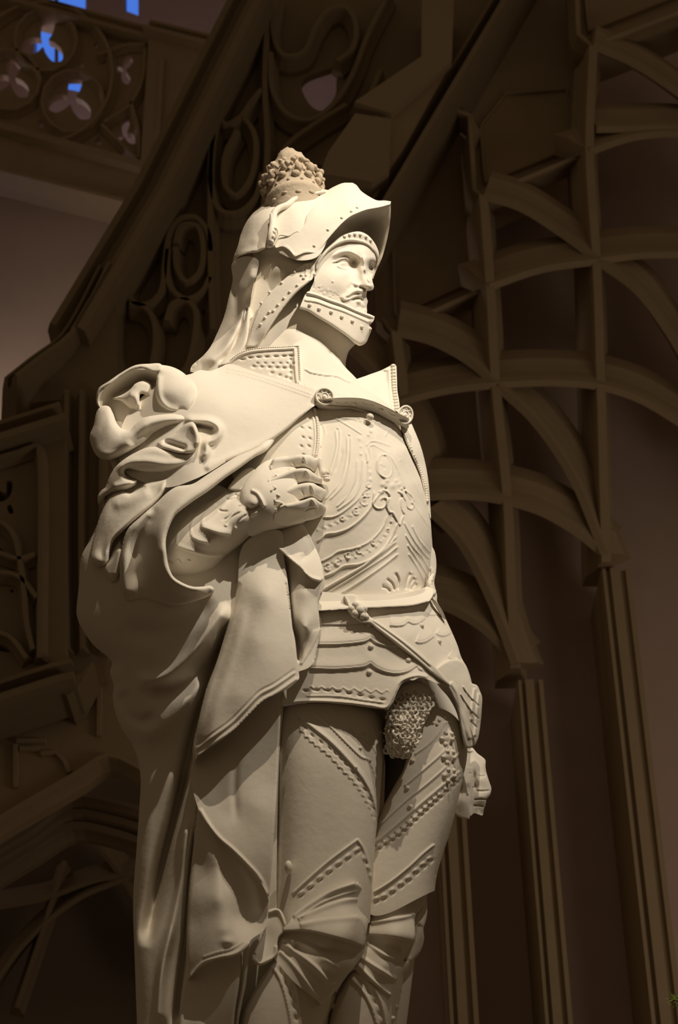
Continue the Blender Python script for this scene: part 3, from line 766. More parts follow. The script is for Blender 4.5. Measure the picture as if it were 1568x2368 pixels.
bv.roll(9, 22, c1((1213, 1470), (1222, 1508), (1200, 1570), (1180, 1612), (1130, 1636), (1098, 1622)))
bv.roll(8, 8, c1((1098, 1622), (1030, 1562), (900, 1472), (800, 1412), (720, 1362), (655, 1342)))
bv.ridge(c1((705, 1215), (790, 1235), (900, 1278), (1000, 1312), (1100, 1358), (1245, 1415)), 2.4, 4, 2, taper=.02)
bv.ridge(c1((700, 1240), (790, 1258), (900, 1298), (1000, 1334), (1100, 1378), (1220, 1430)), 2, -2.5, taper=.02)
bv.ridge(c1((690, 1275), (790, 1290), (900, 1330), (1000, 1362), (1100, 1405), (1205, 1452)), 4, 3, 1.5, taper=.02)
bv.studs(c1((738, 1315), (812, 1345), (907, 1370), (990, 1408), (1073, 1442), (1147, 1487), (1212, 1503)), 5, 7)
part('chin_guard', [bv], helmet)

# ---------------- cloth falling from the helmet
k1 = Relief(c1((125, 985), (230, 930), (330, 960), (325, 1050), (300, 1130), (285, 1190), (268, 1290), (255, 1420), (220, 1560), (150, 1690), (60, 1790), (-120, 1850), (-210, 1840), (-210, 1840), (-190, 1790), (-110, 1720), (-50, 1650), (10, 1530), (60, 1410), (100, 1250), (130, 1110)),
            c1((140, 1000, 30), (130, 1120, 14), (100, 1260, 16), (60, 1420, 20), (0, 1560, 30), (-180, 1800, 40), (300, 1000, 132), (230, 1180, 96), (270, 1250, 108), (180, 1400, 70), (90, 1600, 72), (-40, 1760, 78), (200, 1560, 92), (60, 1760, 96)), 3, thick=40)
k1.roll(10, 12, c1((-210, 1840), (-110, 1720), (10, 1530), (60, 1410), (100, 1250), (130, 1110)))
k1.ridge(c1((300, 985), (270, 1080), (225, 1180), (200, 1290), (195, 1400), (140, 1540), (40, 1680), (-120, 1790)), 14, 26, 9, taper=.12)
k1.ridge(c1((150, 1120), (150, 1220), (180, 1320), (170, 1420), (110, 1490)), 13, -16, taper=.25)
k1.ridge(c1((250, 1300), (215, 1450), (130, 1640), (20, 1780)), 6, -14, taper=.15)
k2 = Relief(c1((262, 1290), (268, 1300), (265, 1420), (258, 1540), (225, 1650), (170, 1720), (80, 1790), (10, 1800), (120, 1660), (200, 1480)),
            c1((265, 1310, 112), (255, 1500, 112), (200, 1680, 114), (60, 1780, 112), (200, 1500, 100), (120, 1680, 98)), 2.5, thick=30)
k2.roll(10, 14)
part('neck_cloth', [k1, k2], helmet)

# ---------------- collar, gorget
col = Relief(c1((70, 1790), (120, 1740), (175, 1695), (260, 1662), (400, 1645), (540, 1638), (645, 1630), (645, 1630), (660, 1660), (655, 1760), (660, 1900), (672, 1985), (672, 1985), (600, 1965), (500, 1925), (300, 1855), (150, 1815)),
             c1((80, 1790, 104), (250, 1680, 128), (450, 1650, 142), (640, 1640, 146), (300, 1830, 144), (500, 1900, 156), (660, 1960, 150), (450, 1780, 150)), 1.8, thick=22)
col.ridge(c1((90, 1785), (175, 1715), (260, 1685), (400, 1668), (540, 1660), (628, 1655)), 3, 5, 2.2, taper=.03)
col.ridge(c1((618, 1660), (620, 1760), (630, 1880), (645, 1970)), 2.4, 5, 2.4, taper=.03)
for i, x in enumerate((210, 270, 335, 400, 470, 535, 590)):
    col.bump(*c1((x, 1742 - i * 3 - (10 if i else 0)))[0], 6, -7, 2.6)
for i, x in enumerate((300, 360, 420, 480, 535, 585)):
    col.bump(*c1((x, 1800 + i * 3))[0], 5.5, -6, 3.5); col.bump(*c1((x + 25, 1775))[0], 4.5, -4, 3)
for i, y in enumerate((1745, 1800, 1850, 1900)): col.bump(*c1((585, y))[0], 4, -6, 5)
for i, x in enumerate((440, 500, 550)): col.bump(*c1((x, 1850 + i * 18))[0], 5, -5, 3.4)
col.chain(c1((120, 1742), (175, 1700), (260, 1666), (400, 1650), (540, 1644), (640, 1637)), 5, 3, 2.2, 3); col.chain(c1((648, 1640), (655, 1760), (662, 1960)), 5, 3, 2.4, 3)
part('collar_flap', [col])
col2 = Relief(c3((740, 350), (850, 300), (960, 260), (1020, 230), (1058, 212), (1080, 228), (1080, 228), (1084, 320), (1088, 420), (1102, 510), (1110, 600), (1110, 600), (1050, 562), (980, 512), (880, 440)),
              c3((745, 352, 34), (880, 400, 28), (900, 290, -8), (1050, 225, -30), (1080, 240, -24), (1020, 400, -4), (1050, 540, 36), (1100, 560, 44)), 2, thick=14)
col2.ridge(c3((1020, 245), (1022, 330), (1030, 440), (1048, 550)), 2.5, 5, taper=.04)
col2.ridge(c3((990, 260), (985, 340), (975, 350)), 6, -5, taper=.1)
col2.chain(c3((1055, 225), (1058, 330), (1066, 440), (1082, 560)), 7, 5, 7, 7)
part('collar_flap', [col2])
gor = Relief(c3((270, 60), (420, 30), (700, 300), (760, 350), (880, 432), (1050, 560), (1110, 640), (1000, 640), (700, 560), (450, 520), (330, 420), (290, 250)),
             c3((300, 80, 118), (330, 350, 152), (460, 450, 172), (420, 120, 116), (600, 400, 150), (700, 320, 112), (850, 450, 122), (850, 560, 150), (1050, 580, 76), (1100, 630, 66)), 2.5, thick=70)
gor.ridge(c3((340, 262), (365, 255), (400, 275), (500, 295), (620, 310), (690, 345), (740, 355)), 2.6, 4.5, 1.4, taper=.08)
gor.ridge(c3((590, 430), (640, 450), (720, 460)), 2, 2, taper=.1); gor.ridge(c3((735, 410), (745, 450), (770, 440)), 2, 2.5, taper=.1); gor.bump(*c3((365, 370))[0], 2, 2)
part('gorget', [gor])

# ---------------- breastplate
bp = Relief(c3((300, 620), (440, 560), (560, 540), (800, 540), (1000, 590), (1120, 700), (1160, 800), (1200, 900), (1245, 1000), (1290, 1130), (1320, 1260), (1345, 1400), (1358, 1560), (1366, 1700), (1360, 1830), (1345, 1920), (1330, 1990), (1200, 2080), (800, 2090), (400, 2090), (300, 1800), (250, 1200)),
            c3((440, 600, 172), (400, 1000, 205), (420, 1500, 212), (400, 2000, 196), (600, 600, 172), (650, 900, 205), (680, 1250, 220), (680, 1600, 208), (700, 1980, 190), (880, 640, 160), (940, 900, 176), (1000, 1200, 180), (1050, 1500, 168), (1080, 1800, 156), (1100, 2020, 152),
               (1080, 700, 96), (1150, 880, 100), (1220, 1150, 100), (1270, 1400, 96), (1290, 1650, 86), (1270, 1900, 84), (1330, 1350, 52), (1345, 1700, 44), (1320, 1960, 50), (1180, 830, 56), (1260, 1060, 54)), 2.1, thick=60)
bp.roll(36, 60, c3((1080, 640), (1160, 800), (1200, 900), (1245, 1000), (1290, 1130), (1320, 1260), (1345, 1400), (1358, 1560), (1366, 1700), (1360, 1830), (1345, 1920), (1325, 2000)))
G = lambda l, w=1.7, h=2.2, w2=None, t=.06: bp.ridge(c3(*l), w, h, w2, taper=t)
bp.ridge(c3((890, 650), (930, 900), (1010, 1200), (1080, 1450), (1110, 1700), (1120, 2000)), 12, 5, taper=.1)
for l in ([(500, 680), (518, 760), (480, 870)], [(600, 725), (610, 850), (580, 980), (545, 1070)], [(636, 725), (628, 880), (600, 1000), (558, 1090)], [(692, 770), (690, 930), (645, 1120), (510, 1290)], [(722, 775), (712, 980), (668, 1150), (545, 1290)], [(772, 960), (758, 1110), (705, 1235), (602, 1345)], [(815, 950), (800, 1140), (745, 1260), (605, 1370)]):
    G(l, 1.8, 2.8, 1.8)
for l, h in (([(610, 718), (627, 716)], 3), ([(700, 765), (718, 768)], 3)): G(l, 1.8, 3)
for l in ([(650, 860), (640, 960), (585, 1080)], [(705, 900), (690, 1020), (600, 1210)], [(785, 1040), (770, 1140), (660, 1300)]): G(l, 3.5, -2.2, t=.25)
up = [(835, 880), (855, 1000), (850, 1120), (805, 1240), (700, 1345), (590, 1412), (480, 1420)]; lo_ = [(905, 1200), (890, 1310), (820, 1410), (700, 1505), (600, 1540), (525, 1550), (480, 1590), (440, 1615)]
G(up, 2, 3, 1.6); G(lo_, 3.2, 5, 1.3)
u2 = [(1010, 1395), (970, 1500), (860, 1615), (740, 1665), (620, 1690), (560, 1730), (470, 1775)]; l2 = [(1092, 1450), (1020, 1610), (910, 1725), (790, 1785), (665, 1802), (590, 1850), (495, 1890)]
G(u2, 2, 3.5, 1.5); G(l2, 3.2, 5, 1.3)
for l in ([(1090, 1552), (1020, 1640), (850, 1775), (660, 1890), (470, 2010)], [(1100, 1640), (1000, 1720), (800, 1850), (520, 2020)], [(1100, 1700), (960, 1810), (800, 1920), (640, 2020)], [(1085, 1600), (950, 1715), (780, 1830), (500, 1985)]):
    G(l, 2.6, 4.5, 1.0, .05)
for l in ([(1150, 1550), (1220, 1660), (1290, 1740), (1345, 1840)], [(1165, 1630), (1240, 1740), (1300, 1830), (1345, 1910)], [(1175, 1700), (1240, 1800), (1320, 1950)], [(1140, 1450), (1210, 1580), (1290, 1690), (1345, 1750)], [(1205, 1480), (1260, 1590), (1350, 1700)]):
    G(l, 1.1, 4, 2.2, .05)
ov = [(990 + 55 * math.cos(t) + 14 * math.sin(t), 1015 + 92 * math.sin(t)) for t in np.linspace(0, 6.28, 18)]
G(ov, 1.6, 2.6, t=0); G([(960, 935), (1010, 925), (1060, 980), (1120, 1110), (1160, 1220), (1240, 1350), (1350, 1510)], 1.7, 3, 1.5); G([(930, 960), (925, 1040), (960, 1090), (1000, 1110)], 1.6, 2.4)
G([(1060, 850), (1140, 1000), (1220, 1150), (1300, 1310), (1340, 1400)], 1.6, 2.2); G([(1020, 800), (1100, 900), (1180, 1060), (1290, 1260)], 1.6, 2); G([(860, 860), (900, 850), (960, 880), (1040, 920)], 1.6, 2); G([(840, 860), (880, 820), (960, 830), (1040, 860)], 1.6, 2.4)
for x, y, r, h in ((1050, 1170, 7, 4), (1010, 1130, 4, 3), (1080, 1130, 4, 3), (970, 1160, 5, 3), (1100, 1160, 5, 3), (880, 740, 4, 4), (890, 690, 4, 4), (860, 770, 3, 3), (800, 650, 5, 4), (830, 670, 4, 3), (945, 670, 5, 4), (900, 660, 6, 4), (800, 920, 3, 3), (790, 800, 4, 2.5), (800, 860, 3, 2), (1075, 770, 2, 2), (1110, 970, 2, 2), (960, 1000, 3, 2), (985, 1030, 3, -2)):
    bp.bump(*c3((x, y))[0], r, h)
for l in ([(600, 610), (680, 640), (740, 645), (780, 660)], [(560, 615), (690, 690), (815, 770)], [(860, 860), (870, 940), (850, 990)], [(1045, 710), (1010, 740), (990, 780)]): G(l, 1.6, 2.6, 1.2)
for l in ([(1000, 1215), (960, 1225), (920, 1270), (895, 1310), (920, 1345), (965, 1350), (1000, 1320), (1005, 1270), (975, 1265), (945, 1290)], [(1020, 1260), (1005, 1330), (1030, 1380), (1055, 1375)], [(1080, 1210), (1120, 1230), (1160, 1300), (1170, 1340), (1200, 1355), (1215, 1320), (1190, 1290)], [(1110, 1190), (1160, 1215), (1200, 1250), (1220, 1300)], [(1110, 1270), (1120, 1340), (1145, 1395)], [(1050, 1370), (1085, 1440), (1110, 1480), (1125, 1430), (1140, 1400)], [(940, 1225), (985, 1205), (1020, 1230), (1030, 1260)]):
    G(l, 2, 4.2, 1.5, .08)
for x, y in ((995, 1195), (1022, 1253), (1122, 1253), (1140, 1200)): bp.bump(*c3((x, y))[0], 3, -6)
for k in range(26):                                   # beaded scrolls inside the two bands
    t = k / 25
    A_ = resample(c3(*up), 3); B_ = resample(c3(*lo_), 3); p = (A_[int(t * (len(A_) - 1))] + B_[int(t * (len(B_) - 1))]) / 2
    bp.bump(p[0], p[1], 3, 1.6 if k % 2 else -1.2)
    A_ = resample(c3(*u2), 3); B_ = resample(c3(*l2), 3); p = (A_[int(t * (len(A_) - 1))] + B_[int(t * (len(B_) - 1))]) / 2
    bp.bump(p[0], p[1] + (2 if k % 2 else -2), 2.8, 2 if k % 2 else -1.6)
for x, y, r in ((655, 1430, 16), (765, 1370, 28), (830, 1290, 34), (850, 1230, 30), (865, 1170, 18), (790, 1680, 24), (700, 1720, 22), (620, 1780, 18), (540, 1810, 26), (900, 1620, 16), (1015, 1520, 12)):
    G([(x + r * math.cos(t), y + r * math.sin(t)) for t in np.linspace(.5, 5.4, 9)], 1.4, 2.6, t=.1)
for l in ([(1068, 1850), (1095, 1910), (1090, 2000)], [(1000, 1900), (1045, 1940), (1065, 2005)], [(960, 1965), (1005, 1975), (1035, 2010)], [(1192, 1850), (1165, 1920), (1155, 2000)], [(1225, 1890), (1190, 1950), (1185, 2000)], [(1240, 1935), (1210, 1970), (1200, 2000)]):
    bp.ridge(c3(*l), 5, -7, 3.5, taper=.15); G([(p[0] + 14, p[1] - 6) for p in l], 2, 3)
part('breastplate', [bp])
# near shoulder plate under the cloak, its roped edge
shp = Relief(c3((-190, 1130), (-190, 860), (200, 560), (430, 560), (470, 660), (480, 760), (478, 860), (460, 960), (440, 1060), (300, 1130)),
             c3((-160, 1000, 196), (50, 900, 214), (250, 700, 206), (430, 600, 184), (470, 800, 208), (440, 1000, 222), (250, 1000, 224)), 2.2, thick=30)
shp.ridge(c3((405, 570), (430, 660), (440, 760), (436, 860), (420, 940)), 2.5, 4, 2, taper=.05)
for x, y in ((335, 715), (345, 790), (330, 860), (395, 720), (398, 800), (390, 860), (350, 930), (395, 640)): shp.bump(*c3((x, y))[0], 5, -5, 2.5, .6)
shp.chain(c3((435, 575), (455, 660), (462, 760), (458, 860), (446, 930)), 5.5, 6.5, 4, 6)
shp.extra.append(lambda acc: (acc.tube(c3((470, 960, 236, 7), (490, 1040, 236, 6.5), (505, 1080, 236, 8.5), (520, 1086, 234, 6)), 6, 3), acc.blob(*c3((540, 1070))[0], 236, 4), acc.blob(*c3((530, 1120))[0], 234, 8, 6, 8), acc.blob(*c3((515, 1095))[0], 234, 10, 4, 9)))
part('shoulder_plate', [shp])
rp2 = Relief(c3((1120, 690), (1190, 690), (1250, 800), (1300, 960), (1330, 1120), (1345, 1290), (1350, 1430), (1325, 1330), (1280, 1130), (1230, 960), (1150, 800)),
             c3((1150, 720, 40), (1200, 740, 10), (1290, 1000, 0), (1230, 900, 40), (1330, 1250, 5), (1300, 1180, 30)), 2.5, thick=30)
rp2.roll(5, 6)
rp2.chain(c3((1150, 775), (1180, 850), (1215, 930), (1250, 1010), (1285, 1100), (1310, 1190), (1322, 1290)), 6, 7, 4.5, 9)
part('shoulder_plate', [rp2])

# ---------------- clasp band and its two round clasps
bd = Relief(c3((440, 500), (600, 478), (700, 475), (800, 480), (900, 505), (1000, 548), (1100, 600), (1180, 640), (1180, 640), (1170, 720), (1100, 692), (1000, 640), (880, 585), (760, 570), (600, 580), (460, 555)),
            c3((450, 530, 186), (600, 530, 188), (760, 520, 184), (900, 550, 172), (1000, 600, 150), (1100, 650, 112), (1170, 680, 78)), 1.8, thick=26)
bd.ridge(c3((455, 545), (600, 568), (760, 558), (880, 572), (1000, 626), (1165, 705)), 3, 2.4, 2, taper=.02); bd.ridge(c3((590, 490), (800, 494), (900, 518), (1090, 610)), 2.2, 2, taper=.02)
bd.ridge(c3((595, 515), (640, 535), (700, 515)), 1.7, 3.4, taper=.1); bd.ridge(c3((800, 515), (850, 538), (905, 535)), 1.7, 3.4, taper=.1); bd.ridge(c3((1010, 585), (1040, 615), (1075, 620)), 1.7, 3.4, taper=.1)
bd.studs(c3((745, 520), (960, 566)), 6, 4); bd.bump(*c3((500, 500))[0], 20, 3)
bd.extra.append(lambda acc: acc.blob(*c3((872, 628))[0], 180, 9, 8, 9, ang=-.5))
part('clasp_band', [bd])
def clasp(cx, cy, b, rx, ry, ang, ob):
    def g(acc):
        c = c3((cx, cy))[0]
        ca, sa = math.cos(ang), math.sin(ang)
        def E(k, dz, n=28): return [(c[0] + rx * k * math.cos(t) * ca - ry * k * math.sin(t) * sa, c[1] + rx * k * math.cos(t) * sa + ry * k * math.sin(t) * ca, b + dz + ob * math.cos(t) * k * rx) for t in np.linspace(0, 2 * math.pi, n)]
        prof = [(1.0, -14), (1.0, 4), (.97, 8), (.88, 10), (.80, 8), (.74, 4), (.6, 5), (.5, 4), (.46, 7), (.36, 8), (.3, 5), (.2, 9), (0.02, 11)]
        V = np.concatenate([at(*np.array(E(k, z)).T[:2], np.array(E(k, z)).T[2]) for k, z in prof]); n = 28
        acc.add(V, [(i * n + j, i * n + j + 1, (i + 1) * n + j + 1, (i + 1) * n + j) for i in range(len(prof) - 1) for j in range(n - 1)])
        for k in range(8):
            t = 2 * math.pi * k / 8
            q = (c[0] + rx * .62 * (math.cos(t) * ca) - ry * .62 * math.sin(t) * sa, c[1] + rx * .62 * math.cos(t) * sa + ry * .62 * math.sin(t) * ca)
            acc.blob(q[0], q[1], b + 5 + ob * math.cos(t) * .62 * rx, 2.6, n=4)
    return g
part('clasp', [clasp(514, 466, 200, 23, 21, .3, -.25)])
part('clasp', [clasp(1152, 612, 92, 18.5, 23, .1, -.9)])

# ---------------- belt, skirt of plates, sword hanger, mail
sk = Relief(c4((300, 150), (600, 150), (900, 140), (1080, 110), (1105, 180), (1160, 290), (1202, 380), (1240, 470), (1262, 540), (1300, 610), (1325, 690), (1335, 760), (1335, 760), (1260, 760), (1180, 720), (1100, 700), (1050, 678), (1000, 668), (960, 684), (930, 680), (890, 706), (860, 760), (838, 815), (805, 868), (805, 868), (700, 857), (560, 838), (420, 826), (300, 826), (140, 842), (60, 850), (60, 850), (100, 500)),
            c4((320, 170, 198), (600, 170, 204), (900, 160, 170), (1060, 130, 92), (1100, 200, 66), (320, 270, 210), (640, 270, 217), (900, 260, 186), (380, 400, 220), (700, 400, 227), (950, 400, 196), (1150, 400, 92), (1200, 400, 60), (340, 620, 218), (690, 620, 226), (900, 600, 216), (1100, 600, 156), (1260, 620, 72), (140, 830, 208), (450, 800, 222), (790, 850, 226), (880, 720, 226), (1000, 680, 216), (1200, 710, 128), (1320, 740, 58)), 2.2, thick=34)
sk.roll(26, 40, c4((1060, 90), (1105, 180), (1160, 290), (1202, 380), (1240, 470), (1262, 540), (1300, 610), (1325, 690), (1340, 780)))
def lame(l, h=4.2, up=22, dn=1.6, t=.04): sk.ridge(c4(*l), up, h, dn, taper=t); sk.ridge(c4(*[(x, y - 9) for x, y in l]), 1.5, -1.4, taper=t)
lame([(330, 332), (560, 333), (640, 328), (700, 322)]); lame([(810, 340), (870, 343), (905, 336), (930, 316), (960, 330), (1000, 322), (1040, 288)], 5, 16); lame([(1042, 258), (1062, 272), (1095, 274), (1120, 260)], 4, 10)
lame([(330, 460), (480, 459), (600, 450), (665, 438), (695, 420), (695, 420), (725, 445), (790, 466), (880, 472)]); lame([(975, 442), (1000, 450), (1040, 442), (1095, 405)], 5, 18); lame([(1100, 385), (1125, 402), (1160, 404), (1200, 384)], 4.5, 12)
lame([(300, 608), (480, 613), (600, 605), (660, 596), (695, 578), (695, 578), (730, 605), (800, 634), (870, 640), (930, 626), (985, 590), (985, 590), (1000, 612), (1040, 630)], 5); lame([(1178, 532), (1200, 548), (1230, 550), (1260, 520)], 4.5, 12)
sk.ridge(c4((60, 838), (300, 814), (560, 826), (700, 844), (795, 853), (826, 805), (850, 750), (880, 695), (930, 668), (1000, 655), (1060, 668)), 4, 5, 2.5, taper=.02)
sc = [(270, 745)]
for k in range(8):
    x = 320 + k * 68; y = 742 + (k * 68) ** 1.25 * .011; sc += [(x - 30, y - 10 + 8), (x, y - 22), (x, y - 22), (x + 26, y - 4)]
sk.ridge(c4(*sc), 1.6, 1.7, 1.4, taper=.05)
for x, y in ((290, 750), (355, 745), (425, 748), (490, 756), (560, 766), (630, 779), (700, 794), (768, 805)): sk.bump(*c4((x, y))[0], 6, -6.5, 2.8, .1)
sk.ridge(c4((280, 782), (500, 785), (650, 808), (790, 826)), 1.6, 2.4, taper=.05)
sk.studs(c4((690, 341), (697, 476), (687, 636), (930, 562), (1012, 345), (1122, 442), (1155, 600), (1195, 620), (1230, 560)), 6.4, 6)
sk.ridge(c4((1200, 580), (1192, 620), (1178, 680)), 2.4, 4, taper=.05)
part('tasset_skirt', [sk])
bl = Relief(c4((300, 160), (500, 156), (700, 150), (900, 138), (1000, 118), (1065, 92), (1090, 100), (1090, 100), (1086, 150), (1062, 190), (1062, 190), (960, 216), (800, 228), (600, 236), (300, 240)),
            c4((320, 200, 206), (600, 195, 212), (900, 180, 180), (1060, 140, 104), (1085, 120, 88), (980, 170, 148)), 2, thick=30)
bl.roll(3.5, 4); bl.ridge(c4((310, 170), (700, 160), (900, 148), (1000, 128), (1070, 102)), 2.5, 3, 2.5, taper=.02); bl.ridge(c4((310, 228), (700, 222), (960, 206), (1060, 182)), 2.5, 3, 2.5, taper=.02)
part('belt', [bl])
hg = Relief(c4((528, 158), (560, 146), (600, 150), (606, 185), (640, 205), (665, 250), (690, 285), (760, 330), (830, 380), (930, 450), (1060, 560), (1180, 690), (1190, 720), (1100, 660), (1000, 572), (900, 496), (800, 418), (730, 362), (690, 330), (640, 325), (590, 290), (555, 255), (548, 215)),
            c4((560, 160, 224), (600, 250, 232), (690, 310, 240), (900, 460, 226), (1100, 640, 184), (1180, 700, 160)), 2, thick=24)
hg.roll(5, 6); hg.ridge(c4((700, 300), (900, 445), (1080, 600)), 2, 3, taper=.05); hg.ridge(c4((720, 340), (900, 478), (1090, 640)), 2, 3, taper=.05)
hg.extra.append(lambda acc: [acc.blob(*c4((x, y))[0], 240, r) for x, y, r in ((575, 240, 8), (600, 215, 8), (630, 250, 11), (600, 270, 9), (650, 285, 8), (655, 240, 7), (670, 290, 6))])
hg.ridge(c4((540, 165), (560, 215), (580, 250)), 2, 3, taper=.1)
part('sword_hanger', [hg])
# far tasset plate with its straps
ft = Relief(c4((1090, 640), (1180, 560), (1260, 560), (1300, 610), (1325, 700), (1360, 716), (1378, 750), (1392, 790), (1390, 860), (1386, 920), (1376, 1000), (1362, 1060), (1335, 1100), (1300, 1108), (1278, 1070), (1262, 980), (1246, 900), (1215, 800), (1170, 720)),
            c4((1100, 650, 166), (1200, 600, 126), (1310, 620, 68), (1260, 720, 110), (1250, 860, 112), (1320, 860, 88), (1385, 830, 50), (1300, 1000, 92), (1345, 1070, 66), (1290, 1090, 88), (1380, 960, 46)), 2, thick=30)
ft.roll(5, 6)
ft.ridge(c4((1190, 690), (1235, 760), (1260, 860), (1290, 960), (1320, 1060)), 5, 6, taper=.05)
ft.ridge(c4((1270, 720), (1310, 775), (1340, 810)), 1.8, 5, 1.2, taper=.05); ft.ridge(c4((1255, 765), (1300, 835), (1340, 890)), 1.8, 5, 1.2, taper=.05)
for l in ([(1345, 730), (1332, 830), (1325, 940)], [(1372, 760), (1362, 860), (1352, 960), (1345, 1040)]): ft.ridge(c4(*l), 4, 6, 2, taper=.05)
for l in ([(1325, 800), (1350, 825), (1375, 850)], [(1325, 880), (1350, 905), (1372, 930)], [(1320, 945), (1340, 960), (1362, 985)]): ft.ridge(c4(*l), 1.5, -4, taper=.1)
# turned-in lower edge seen from below
fe = Relief(c4((1080, 650), (1180, 685), (1235, 740), (1262, 830), (1300, 930), (1330, 1010), (1345, 1085), (1300, 1106), (1280, 1080), (1255, 980), (1230, 880), (1180, 790), (1120, 720)),
            c4((1100, 660, 150), (1200, 740, 108), (1250, 880, 74), (1310, 1080, 64), (1250, 800, 94), (1300, 940, 86)), 2.5, thick=10)
part('tasset', [ft, fe])
ml_ = Relief(c4((800, 760), (900, 700), (1000, 690), (1080, 760), (1075, 860), (1050, 920), (1005, 1010), (965, 1110), (940, 1170), (880, 1166), (800, 1142), (788, 1060), (784, 980), (800, 900)),
             c4((840, 800, 176), (950, 760, 180), (1060, 800, 150), (800, 1000, 168), (900, 950, 196), (1010, 980, 160), (880, 1100, 186), (930, 1160, 160), (800, 1130, 150)), 3, thick=60)
ml_.roll(10, 16)
def rings(acc):
    for r in range(15):
        for q in range(11):
            X = 790 + q * 31 + (r % 2) * 15 + random.uniform(-4, 4); Y = 775 + r * 29 + random.uniform(-4, 4)
            p = np.array(c4((X, Y))[0][:2])
            if not inside(p[None], ml_.L)[0] or Y < 770: continue
            b = ml_.h([p])[0]; R = 4.6; t0 = random.uniform(0, 6.28); e0 = random.uniform(0, 6.28); R = random.uniform(5.2, 6.6)
            R = random.uniform(5.6, 7); C = [(p[0] + R * math.cos(t), p[1] + R * math.sin(t) * .9, b + 4.5 + 3.4 * math.sin(t + t0)) for t in np.linspace(e0, e0 + 5.0, 8)]
            acc.tubew(at(*np.array(C).T), 2.7 * S, 5)
part('mail_skirt', [ml_, rings])

# ---------------- legs
th = Relief(c4((80, 880), (200, 840), (400, 830), (640, 850), (760, 920), (790, 1030), (784, 1150), (774, 1260), (757, 1440), (740, 1560), (725, 1680), (716, 1820), (705, 2000), (690, 2200), (690, 2200), (200, 2250), (40, 2100), (60, 1500), (80, 1100)),
            Round([(1600, 615, 885, 70, 118), (1680, 618, 892, 70, 132), (1760, 622, 888, 64, 138), (1860, 626, 880, 58, 134), (1960, 628, 872, 54, 128), (2060, 630, 864, 52, 126), (2150, 628, 856, 52, 130)], 2.5, 6), 2.6, thick=150)
th.roll(9, 12, c4((760, 900), (790, 1030), (784, 1150), (774, 1260), (757, 1440), (740, 1560), (725, 1680), (716, 1820), (700, 2050), (690, 2220)))
T = lambda r, f, l, w=2.0, h=3.2, w2=1.2, t=.04: r.ridge(f(*l), w, h, w2, taper=t)
T(th, c4, [(455, 870), (540, 960), (620, 1035), (665, 1062), (710, 1100), (745, 1180), (768, 1280)]); T(th, c4, [(325, 870), (420, 950), (560, 1090), (640, 1165), (680, 1180), (720, 1270), (755, 1410)])
T(th, c4, [(225, 900), (320, 970), (450, 1075), (560, 1190), (640, 1290), (700, 1400), (735, 1520)], 7, 4.5, 1.6)
zz = []
Z0 = resample([(215, 935), (270, 1020), (330, 1080), (420, 1150), (510, 1245), (590, 1330), (650, 1420), (700, 1520), (722, 1600)], 24)
for i, p in enumerate(Z0): zz += [tuple(p), tuple(p)] if i % 2 else [(p[0] + 12, p[1] - 10)]
T(th, c4, zz, 1.8, 2.2, 1.2)
for i, p in enumerate(resample([(250, 930), (330, 1030), (440, 1110), (540, 1210), (620, 1310), (690, 1430), (725, 1540)], 56)): th.bump(*c4(tuple(p))[0], 5.5, -5, 2.2, .8)
th.studs(c4((655, 1015), (630, 1108), (690, 1185), (712, 1075), (602, 1230)), 4, 3.4); th.studs(c4((755, 1010), (775, 1060)), 4, 4)
th.ridge(c4((700, 950), (745, 1100), (760, 1250)), 3, 2.5, taper=.1)
# lower edge plates of the cuisse
T(th, c6, [(400, 620), (480, 545), (600, 440), (700, 365), (755, 325), (755, 325), (785, 370), (820, 480), (835, 560)], 1.6, 5, 4, .03)
for i, (x, y) in enumerate(((450, 610), (500, 570), (550, 528), (600, 488), (650, 450), (700, 415), (750, 380), (790, 430), (812, 480), (825, 525))):
    th.bump(*c6((x, y))[0], 7.5, 4.5, 3.2, -.7 if i < 7 else 1.2); th.bump(*c6((x + 8, y + 16))[0], 6, -4.5, 2.4, -.7 if i < 7 else 1.2)
th.extra.append(lambda acc: acc.blob(*c6((385, 475))[0], 170, 8, 14, 12))
part('cuisse', [th])

ft2 = Relief(c4((940, 900), (1000, 860), (1090, 850), (1180, 880), (1240, 930), (1275, 1000), (1298, 1080), (1296, 1180), (1276, 1280), (1250, 1400), (1222, 1520), (1190, 1640), (1150, 1760), (1110, 1900), (1095, 2000), (1095, 2000), (700, 2150), (640, 1900), (690, 1650), (760, 1500), (840, 1350), (900, 1240), (930, 1120)),
             Round([(1600, 900, 1062, -10, 112), (1690, 890, 1078, -12, 122), (1760, 870, 1080, -14, 124), (1860, 846, 1062, -16, 118), (1960, 830, 1030, -14, 112), (2060, 815, 1005, -8, 104)], 2.4, 4), 2.6, thick=130)
ft2.roll(8, 10, c4((1240, 910), (1275, 1000), (1298, 1080), (1296, 1180), (1276, 1280), (1250, 1400), (1222, 1520), (1190, 1640), (1150, 1760), (1110, 1900)))
ft2.roll(8, 10, c4((930, 1120), (900, 1240), (840, 1350), (760, 1500), (690, 1650)))
for l in ([(965, 1150), (1060, 1080), (1130, 1000), (1150, 960), (1200, 930)], [(900, 1350), (1040, 1230), (1150, 1130), (1190, 1070), (1258, 1005)], [(740, 1600), (900, 1450), (1060, 1320), (1150, 1240), (1220, 1170), (1290, 1090)], [(960, 1080), (1020, 1000), (1060, 900)]): T(ft2, c4, l, 1.3, 3.4, 2.4)
T(ft2, c4, [(720, 1700), (850, 1590), (1000, 1460), (1130, 1350), (1200, 1290), (1270, 1240)], 1.5, 4, 5)
